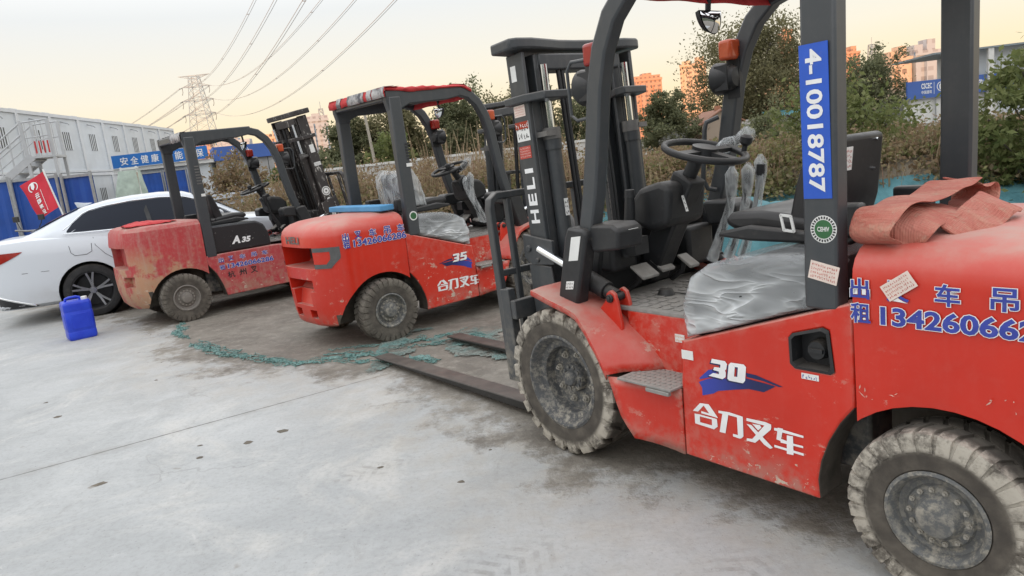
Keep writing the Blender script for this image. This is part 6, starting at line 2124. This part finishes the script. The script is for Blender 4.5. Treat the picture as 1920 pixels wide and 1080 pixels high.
ribbon(mb, [(0.16, 0.46, 1.075), (0.135, 0.44, 1.115), (0.125, 0.34, 1.142), (0.12, 0.22, 1.138), (0.10, 0.12, 1.115), (0.09, 0.0, 1.100)], 0.14, 0.008, lambda t: (0.9, 0.3, 0.3))
ribbon(mb, [(0.03, 0.36, 1.070), (0.02, 0.27, 1.100), (0.02, 0.17, 1.125), (0.03, 0.07, 1.138), (0.04, 0.0, 1.130)], 0.13, 0.008, lambda t: (1, 0.45, 0.55))
for i, p in enumerate(mb.v):
    mb.v[i] = p + Vector((mnoise.noise(p * 9 + Vector((3, 1, 2))), mnoise.noise(p * 9 + Vector((7, 5, 2))), mnoise.noise(p * 9) * 1.2)) * 0.009
hz = mb.build('canvas_hose', 'canvas', None, smooth=60, sub=1)
hz.matrix_world = M1
tag(hz, 'folded faded red canvas hose lying on the hood of the nearest forklift', 'hose')
M2 = Matrix.Translation((-1.3991, 6.4789, 0)) @ Matrix.Rotation(0.6668, 4, 'Z')
M3 = Matrix.Translation((-3.9993, 8.5145, 0)) @ Matrix.Rotation(0.6672, 4, 'Z')
bb = MB().box(0.12, 0.26, -0.42, 0.58, 1.090, 1.140).build('foam_board', plain('blue_foam', (0.09, 0.30, 0.54), 0.7, dust=0.0, var=0.12, scale=5), None, bevel=0.008)
bb.matrix_world = M2
tag(bb, 'bright blue foam board lying across the hood of the size 35 forklift', 'board')
mb = MB()
rows = []
for i in range(16):
    f = i / 15
    row = []
    for j in range(44):
        a = 2 * PI * j / 44
        r = f * (1 + 0.25 * mnoise.noise(Vector((math.cos(a) * 2, math.sin(a) * 2, 3.3))))
        x, y = -0.17 + 0.30 * r * math.cos(a), -0.20 + 0.24 * r * math.sin(a)
        z = 1.119 + 0.030 * (1 - f ** 3) + 0.035 * abs(mnoise.noise(Vector((x * 8, y * 8, 1))))
        row.append((x, y, z))
    rows.append(row)
mb.sheet(rows, True)
rg_ = mb.build('red_rag', 'cloth', None, smooth=60, solid=0.005)
rg_.matrix_world = M3
tag(rg_, 'crumpled red rag lying on the rear of the old forklift', 'rag')

# leaning red flag
fg = thing('flag', 'red flag with white emblem on a pole leaning before the blue fence', 'flag', (-8.44, 14.6, 0), 0)
MB().tube([(0, 0, 0), (-0.445, 0.25, 1.382), (-0.705, 0.40, 2.17)], 0.016, 8).build('flag_pole', 'white_paint', fg, smooth=60)
A_, B_ = Vector((-0.70, 0.395, 2.13)), Vector((-0.452, 0.25, 1.40))
mb = MB()
rows = []
def flagpt(u, v):
    """u along the pole from the top, v away from it"""
    p = A_.lerp(B_, u) + Vector((-0.53, 0.06, -0.22 - 0.02 * u)) * v
    return p + Vector((0.02, 0.06, 0.02)) * (math.sin(v * 5 + u * 3) * v * 0.8) + Vector((0.03, 0, 0.02)) * math.sin(u * 7) * v * 0.5
for u in np.linspace(0, 1, 20):
    rows.append([flagpt(u, v) for v in np.linspace(0, 1, 16)])
mb.sheet(rows)
fc = mb.build('flag_cloth', plain('red_flag_cloth', (0.60, 0.022, 0.045), 0.7, dust=0.0, var=0.12, scale=4), fg, smooth=70)
def on_flag(pts2):
    out = []
    for u, v in pts2:
        p = flagpt(u, v)
        du_ = (flagpt(u + 0.01, v) - p)
        dv_ = (flagpt(u, v + 0.01) - p)
        nn = du_.cross(dv_).normalized()
        if nn.y > 0: nn = -nn
        out.append(p + nn * 0.012)
    return out
mb = MB()
gl, gf = [], []
for i, c in enumerate('\u4e91\u9e4f\u5efa\u8bbe'):
    vs, fs = glyph_data(c, 0.03)
    o_ = len(gl)
    x0, x1 = min(p.x for p in vs), max(p.x for p in vs)
    y0, y1 = min(p.y for p in vs), max(p.y for p in vs)
    for p in vs:
        gl.append((0.40 + 0.145 * i + 0.125 * (1 - (p.y - y0) / (y1 - y0)), 0.62 - 0.15 * (p.x - x0) / (x1 - x0)))
    gf += [tuple(k_ + o_ for k_ in f) for f in fs]
mb.add(on_flag(gl), gf)
ring = [(0.22 + 0.12 * math.cos(a), 0.60 + 0.17 * math.sin(a)) for a in np.linspace(0.5, 2 * PI - 0.5, 26)]
ring2 = [(0.22 + 0.095 * math.cos(a), 0.60 + 0.135 * math.sin(a)) for a in np.linspace(0.5, 2 * PI - 0.5, 26)]
mb.add(on_flag(ring + ring2), [(i, i + 1, i + 27, i + 26) for i in range(25)])
leafp = [(0.09, 0.60), (0.14, 0.66), (0.24, 0.67), (0.29, 0.62), (0.24, 0.555), (0.14, 0.545)]
mb.add(on_flag(leafp), [(0, 1, 2, 3, 4, 5)])
mb.add(on_flag([(0.36, 0.40), (0.92, 0.40), (0.92, 0.385), (0.36, 0.385)]), [(0, 1, 2, 3)])
mb.build('flag_print', 'decal_white', fc)

# electric scooter by the fence
es = thing('scooter', 'grey electric scooter with a black mirror at the left edge by the fence', 'scooter', (-8.75, 13.0, 0), 1.2)
for xw in (-0.62, 0.62):
    w = thing('wheel', None, None, (xw, 0, 0.22))
    w.parent = es
    MB().lathe([(0.15, 0.045), (0.20, 0.05), (0.22, 0.02), (0.22, -0.02), (0.20, -0.05), (0.15, -0.045)], 28).build('tyre', 'tyre_black', w, smooth=50)
    MB().lathe([(0.0, 0.03), (0.05, 0.035), (0.14, 0.02), (0.152, 0.04)], 24).build('rim', 'alloy', w, smooth=50)
M['scooter'] = plain('grey_scooter_shell', (0.22, 0.22, 0.23), 0.3, 0.2, dust=0.0)
mb = MB()
mb.prism([(-0.75, 0.45), (-0.35, 0.30), (0.25, 0.24), (0.40, 0.30), (0.50, 0.95), (0.42, 0.98), (0.28, 0.40), (-0.05, 0.36), (-0.10, 0.68), (-0.70, 0.66)], 'Y', -0.14, 0.14)
mb.build('shell', 'scooter', es, bevel=0.04)
MB().box(-0.70, -0.05, -0.13, 0.13, 0.68, 0.78).build('seat', 'seat', es, bevel=0.03)
mb = MB().tube([(0.62, 0, 0.22), (0.50, 0, 0.75), (0.44, 0, 1.02)], 0.03, 8)
mb.tube([(0.34, -0.33, 1.06), (0.42, -0.12, 1.03), (0.42, 0.12, 1.03), (0.34, 0.33, 1.06)], 0.018, 8)
mb.lathe([(0, 0.07), (0.07, 0.05), (0.09, -0.03), (0, -0.05)], 16, Matrix.Translation((0.50, 0, 0.96)) @ Matrix.Rotation(-PI / 2, 4, 'Z'))
mb.build('handlebar', 'scooter', es, smooth=50)
for s in (1, -1):
    mb = MB().tube([(0.38, s * 0.22, 1.05), (0.40, s * 0.30, 1.16), (0.40, s * 0.33, 1.22)], 0.008, 6)
    mb.box(0.385, 0.415, s * 0.33 - 0.07, s * 0.33 + 0.07, 1.21, 1.31)
    mb.build('mirror', 'plastic', es, bevel=0.02)

# ------------------------------------------------------------------ pylon and conductors
M['pylon'] = plain('pale_lattice_steel', (0.30, 0.37, 0.42), 0.6, 0.2, dust=0.0)
py = thing('pylon', 'tall pale lattice electricity pylon above the left roofs', 'pylon', (-106.3, 275, 0), 0.0)
PYR = 0.72
def hw_(z): return 1.5 + (41 - z) * 0.105
mb = MB()
zs = [0, 7, 13, 18, 22, 25.5, 27.7, 30.2, 32.7, 35.2, 37.5, 39.5, 41.3]
for sx in (1, -1):
    for sy in (1, -1):
        mb.tube([(sx * hw_(z), sy * hw_(z), z) for z in zs], 0.17 * PYR, 5)
for a, b in zip(zs[:-1], zs[1:]):
    wa, wb = hw_(a), hw_(b)
    for s in (1, -1):
        mb.tube([(-wa, s * wa, a), (wb, s * wb, b)], 0.085 * PYR, 4)
        mb.tube([(wa, s * wa, a), (-wb, s * wb, b)], 0.085 * PYR, 4)
        mb.tube([(s * wa, -wa, a), (s * wb, wb, b)], 0.085 * PYR, 4)
        mb.tube([(s * wa, wa, a), (s * wb, -wb, b)], 0.085 * PYR, 4)
        mb.tube([(-wb, s * wb, b), (wb, s * wb, b)], 0.075 * PYR, 4)
mb.build('tower_body', 'pylon', py)
for z, L in ((27.7, 5.6), (32.7, 5.6), (37.5, 4.9), (41.4, 5.7)):
    mb = MB()
    for s in (1, -1):
        w = hw_(z)
        for sy in (1, -1):
            mb.tube([(0, sy * w * 0.9, z), (s * L, 0, z + 0.15)], 0.10, 4)
            mb.tube([(0, sy * w * 0.9, z + (1.5 if z < 41 else -1.2)), (s * L, 0, z + 0.15)], 0.09, 4)
        mb.tube([(s * w, 0, z), (s * (w + L) / 2, 0, z + (0.8 if z < 41 else -0.5))], 0.06, 4)
    mb.build('cross_arm', 'pylon', py)
    if z < 41:
        ins = MB()
        for s in (1, -1):
            ins.tube([(s * L, 0, z), (s * L + 0.1, -0.3, z - 1.6), (s * L - 0.2, -0.5, z - 2.6)], 0.10, 5)
            ins.tube([(s * L, 0, z), (s * (L + 0.3), -1.9, z - 0.5)], 0.13, 5)
        ins.build('insulator_strings', 'steel', py)
M['wire'] = plain('weathered_conductor', (0.36, 0.36, 0.36), 0.5, 0.2, dust=0.0)
def conductor(A, B, sag, label, r=0.036, gap=0.4):
    A, B = Vector(A), Vector(B)
    dr = (B - A).normalized()
    sd_ = Vector((-dr.y, dr.x, 0)).normalized()
    mb = MB()
    for g in (-gap / 2, gap / 2):
        pts = []
        for t in np.linspace(0, 0.97, 60):
            p = A.lerp(B, t) + sd_ * g
            p.z -= 4 * sag * t * (1 - t)
            pts.append(p)
        mb.tube(pts, r, 5)
    for t in np.linspace(0.12, 0.9, 7):
        p = A.lerp(B, t)
        p.z -= 4 * sag * t * (1 - t)
        mb.tube([p - sd_ * gap * 0.6, p + sd_ * gap * 0.6], r * 1.8, 5)
    return tag(mb.build('power_line', 'wire', None, smooth=60), label, 'power line', 'twin conductors from the pylon')
for (dx, z, lab) in ((5.6, 27.7, 'twin conductor sweeping up right from the lowest right pylon arm'), (5.6, 32.7, 'twin conductor sweeping up right from the middle right pylon arm'), (4.9, 37.5, 'twin conductor sweeping up right from the upper right pylon arm'), (-5.6, 28.0, 'twin conductor sweeping up right from the lowest left pylon arm'), (-5.6, 33.0, 'twin conductor sweeping up right from the middle left pylon arm'), (-4.9, 37.8, 'twin conductor sweeping up right from the upper left pylon arm')):
    B = Vector((40.5, -4.7, z + 11.8))
    if dx < 0: B += Vector((-10.5, -5, 0))
    conductor((-106.3 + dx, 275, z), B, 14.6, lab)
for (z, lab) in ((27.9, 'conductor running left from the lowest pylon arm'), (32.9, 'conductor running left from the middle pylon arm'), (37.6, 'conductor running left from the upper pylon arm')):
    conductor((-106.3 - 5.4, 275, z), (-330, 520, z - 1.0), 9.0, lab, 0.06, 0.5)
    conductor((-106.3 + 5.4, 275, z), (-322, 528, z - 1.0), 9.0, 'far-side ' + lab, 0.06, 0.5)

# ------------------------------------------------------------------ far blocks of flats
def facade(name, wallc, winc, sx, sz):
    n = N(name)
    b = n.t.nodes.new('ShaderNodeTexBrick')
    n.put(b.inputs['Vector'], n.scaled(n.obj, (1.0, 1.0, 1.0)))
    sep = n.xyz(n.obj)
    cx = n.math('ADD', sep[0], n.math('MULTIPLY', sep[1], 1.0))
    cb = n.t.nodes.new('ShaderNodeCombineXYZ')
    n.put(cb.inputs[0], cx)
    n.put(cb.inputs[1], sep[2])
    n.t.links.new(cb.outputs[0], b.inputs['Vector'])
    b.offset = 0.0
    b.inputs['Scale'].default_value = 1.0
    b.inputs['Brick Width'].default_value = sx
    b.inputs['Row Height'].default_value = sz
    b.inputs['Mortar Size'].default_value = 0.85
    b.inputs['Mortar Smooth'].default_value = 0.1
    n.put(b.inputs['Color1'], winc)
    n.put(b.inputs['Color2'], [c * 1.25 for c in winc])
    n.put(b.inputs['Mortar'], wallc)
    n.set(b.outputs[0], 0.7)
    return n.m
M['flats'] = facade('buff_flat_facade', (0.52, 0.40, 0.30), (0.20, 0.15, 0.12), 3.3, 3.0)
M['flats2'] = facade('pale_flat_facade', (0.36, 0.41, 0.46), (0.24, 0.26, 0.29), 3.6, 3.0)
M['flats3'] = facade('brick_flat_facade', (0.48, 0.28, 0.19), (0.22, 0.14, 0.11), 3.0, 3.0)
def tower(x, y, w, d, h, mat, lab, rz=0.0, steps=2, cap=True):
    t = thing('tower_block', lab, 'tower block', (x, y, 0), rz, 'distant tower blocks')
    b = MB().box(-w / 2, w / 2, 0, d, -3, h)
    for k in range(max(1, int(w / 7))):
        xx = -w / 2 + (k + 0.5) * w / max(1, int(w / 7))
        b.box(xx - 1.6, xx + 1.6, -1.5, 0, -3, h - 1.5 - (k % 2) * 2)
    b.build('wall', mat, t)
    if cap:
        c = MB()
        for k in range(steps):
            xx = -w / 2 + (k + 0.5) * w / steps
            c.box(xx - w * 0.17, xx + w * 0.17, d * 0.2, d * 0.7, h, h + 3.5 + 1.5 * (k % 2))
        c.box(-w / 2 - 0.3, w / 2 + 0.3, -0.4, -0.05, h - 0.2, h + 1.3)
        c.build('roof_parapet', mat, t)
    return t
tower(106.5, 500, 18, 14, 38.5, 'flats3', 'orange tower block just right of the nearest forklift mast', 0.1, 3)
tower(136.5, 500, 17, 14, 45.0, 'flats', 'tall tower block partly hidden by the left side of the large tree', -0.3, 2)
tower(196.0, 500, 17, 14, 27.5, 'flats', 'tower block seen through the right side of the large tree', 0.1, 2)
tower(209.0, 520, 6, 12, 62.0, 'flats3', 'slim tower block hidden behind the numbered pillar', 0.0, 1)
tower(243.5, 500, 11, 14, 41.0, 'flats3', 'orange tower block just right of the numbered pillar', 0.05, 2)
tower(-196.5, 500, 11, 12, 31.5, 'flats3', 'small orange tower block left, seen through the old forklift cab', 0.1, 1)
tower(-178.0, 505, 23, 12, 27.0, 'flats2', 'pale tower block right of the small orange one', 0.05, 3)
tower(-156.0, 520, 12, 12, 29.5, 'flats', 'golden tower block behind the mast of the old forklift', 0.0, 2)
tower(-113.0, 480, 15, 14, 35.0, 'flats2', 'wide pale tower block left of the size 35 forklift', 0.25, 3)
tower(-98.0, 500, 15, 14, 27.5, 'flats2', 'lower pale tower block left of the size 35 forklift pillar', 0.25, 2)
tower(138.5, 250, 7.0, 9, 17.0, 'flats', 'pinkish low block behind the blue site sign', 0.1, 2)
tower(147.5, 250, 9.0, 9, 18.3, 'flats2', 'pale stepped block above the blue site sign', 0.1, 2)
tower(258.0, 640, 26, 12, 40, 'flats2', 'faint pale block behind the lattice mast', 0.1, 3)
def lattice(x, y, h, w, lab):
    t = thing('lattice_mast', lab, 'mast', (x, y, 0), 0.3)
    mb = MB()
    nz = 14
    for i in range(nz):
        a, b = h * i / nz, h * (i + 1) / nz
        wa, wb = w * (1 - 0.6 * i / nz), w * (1 - 0.6 * (i + 1) / nz)
        for s in (1, -1):
            for q in (1, -1):
                mb.tube([(s * wa, q * wa, a), (s * wb, q * wb, b)], 0.40, 4)
            mb.tube([(-wa, s * wa, a), (wb, s * wb, b)], 0.24, 4)
            mb.tube([(wa, s * wa, a), (-wb, s * wb, b)], 0.24, 4)
    mb.box(-1.6, 1.6, -1.6, 1.6, h, h + 0.5)
    mb.tube([(0, 0, h), (0, 0, h + 5)], 0.2, 5)
    mb.build('mast_frame', 'pylon', t)
lattice(256.8, 500, 45.0, 3.4, 'thin lattice telecom mast between the two rear pillars of the nearest forklift')
lattice(-113.2, 498, 43.5, 3.2, 'stubby lattice mast above the pale tower blocks on the left')
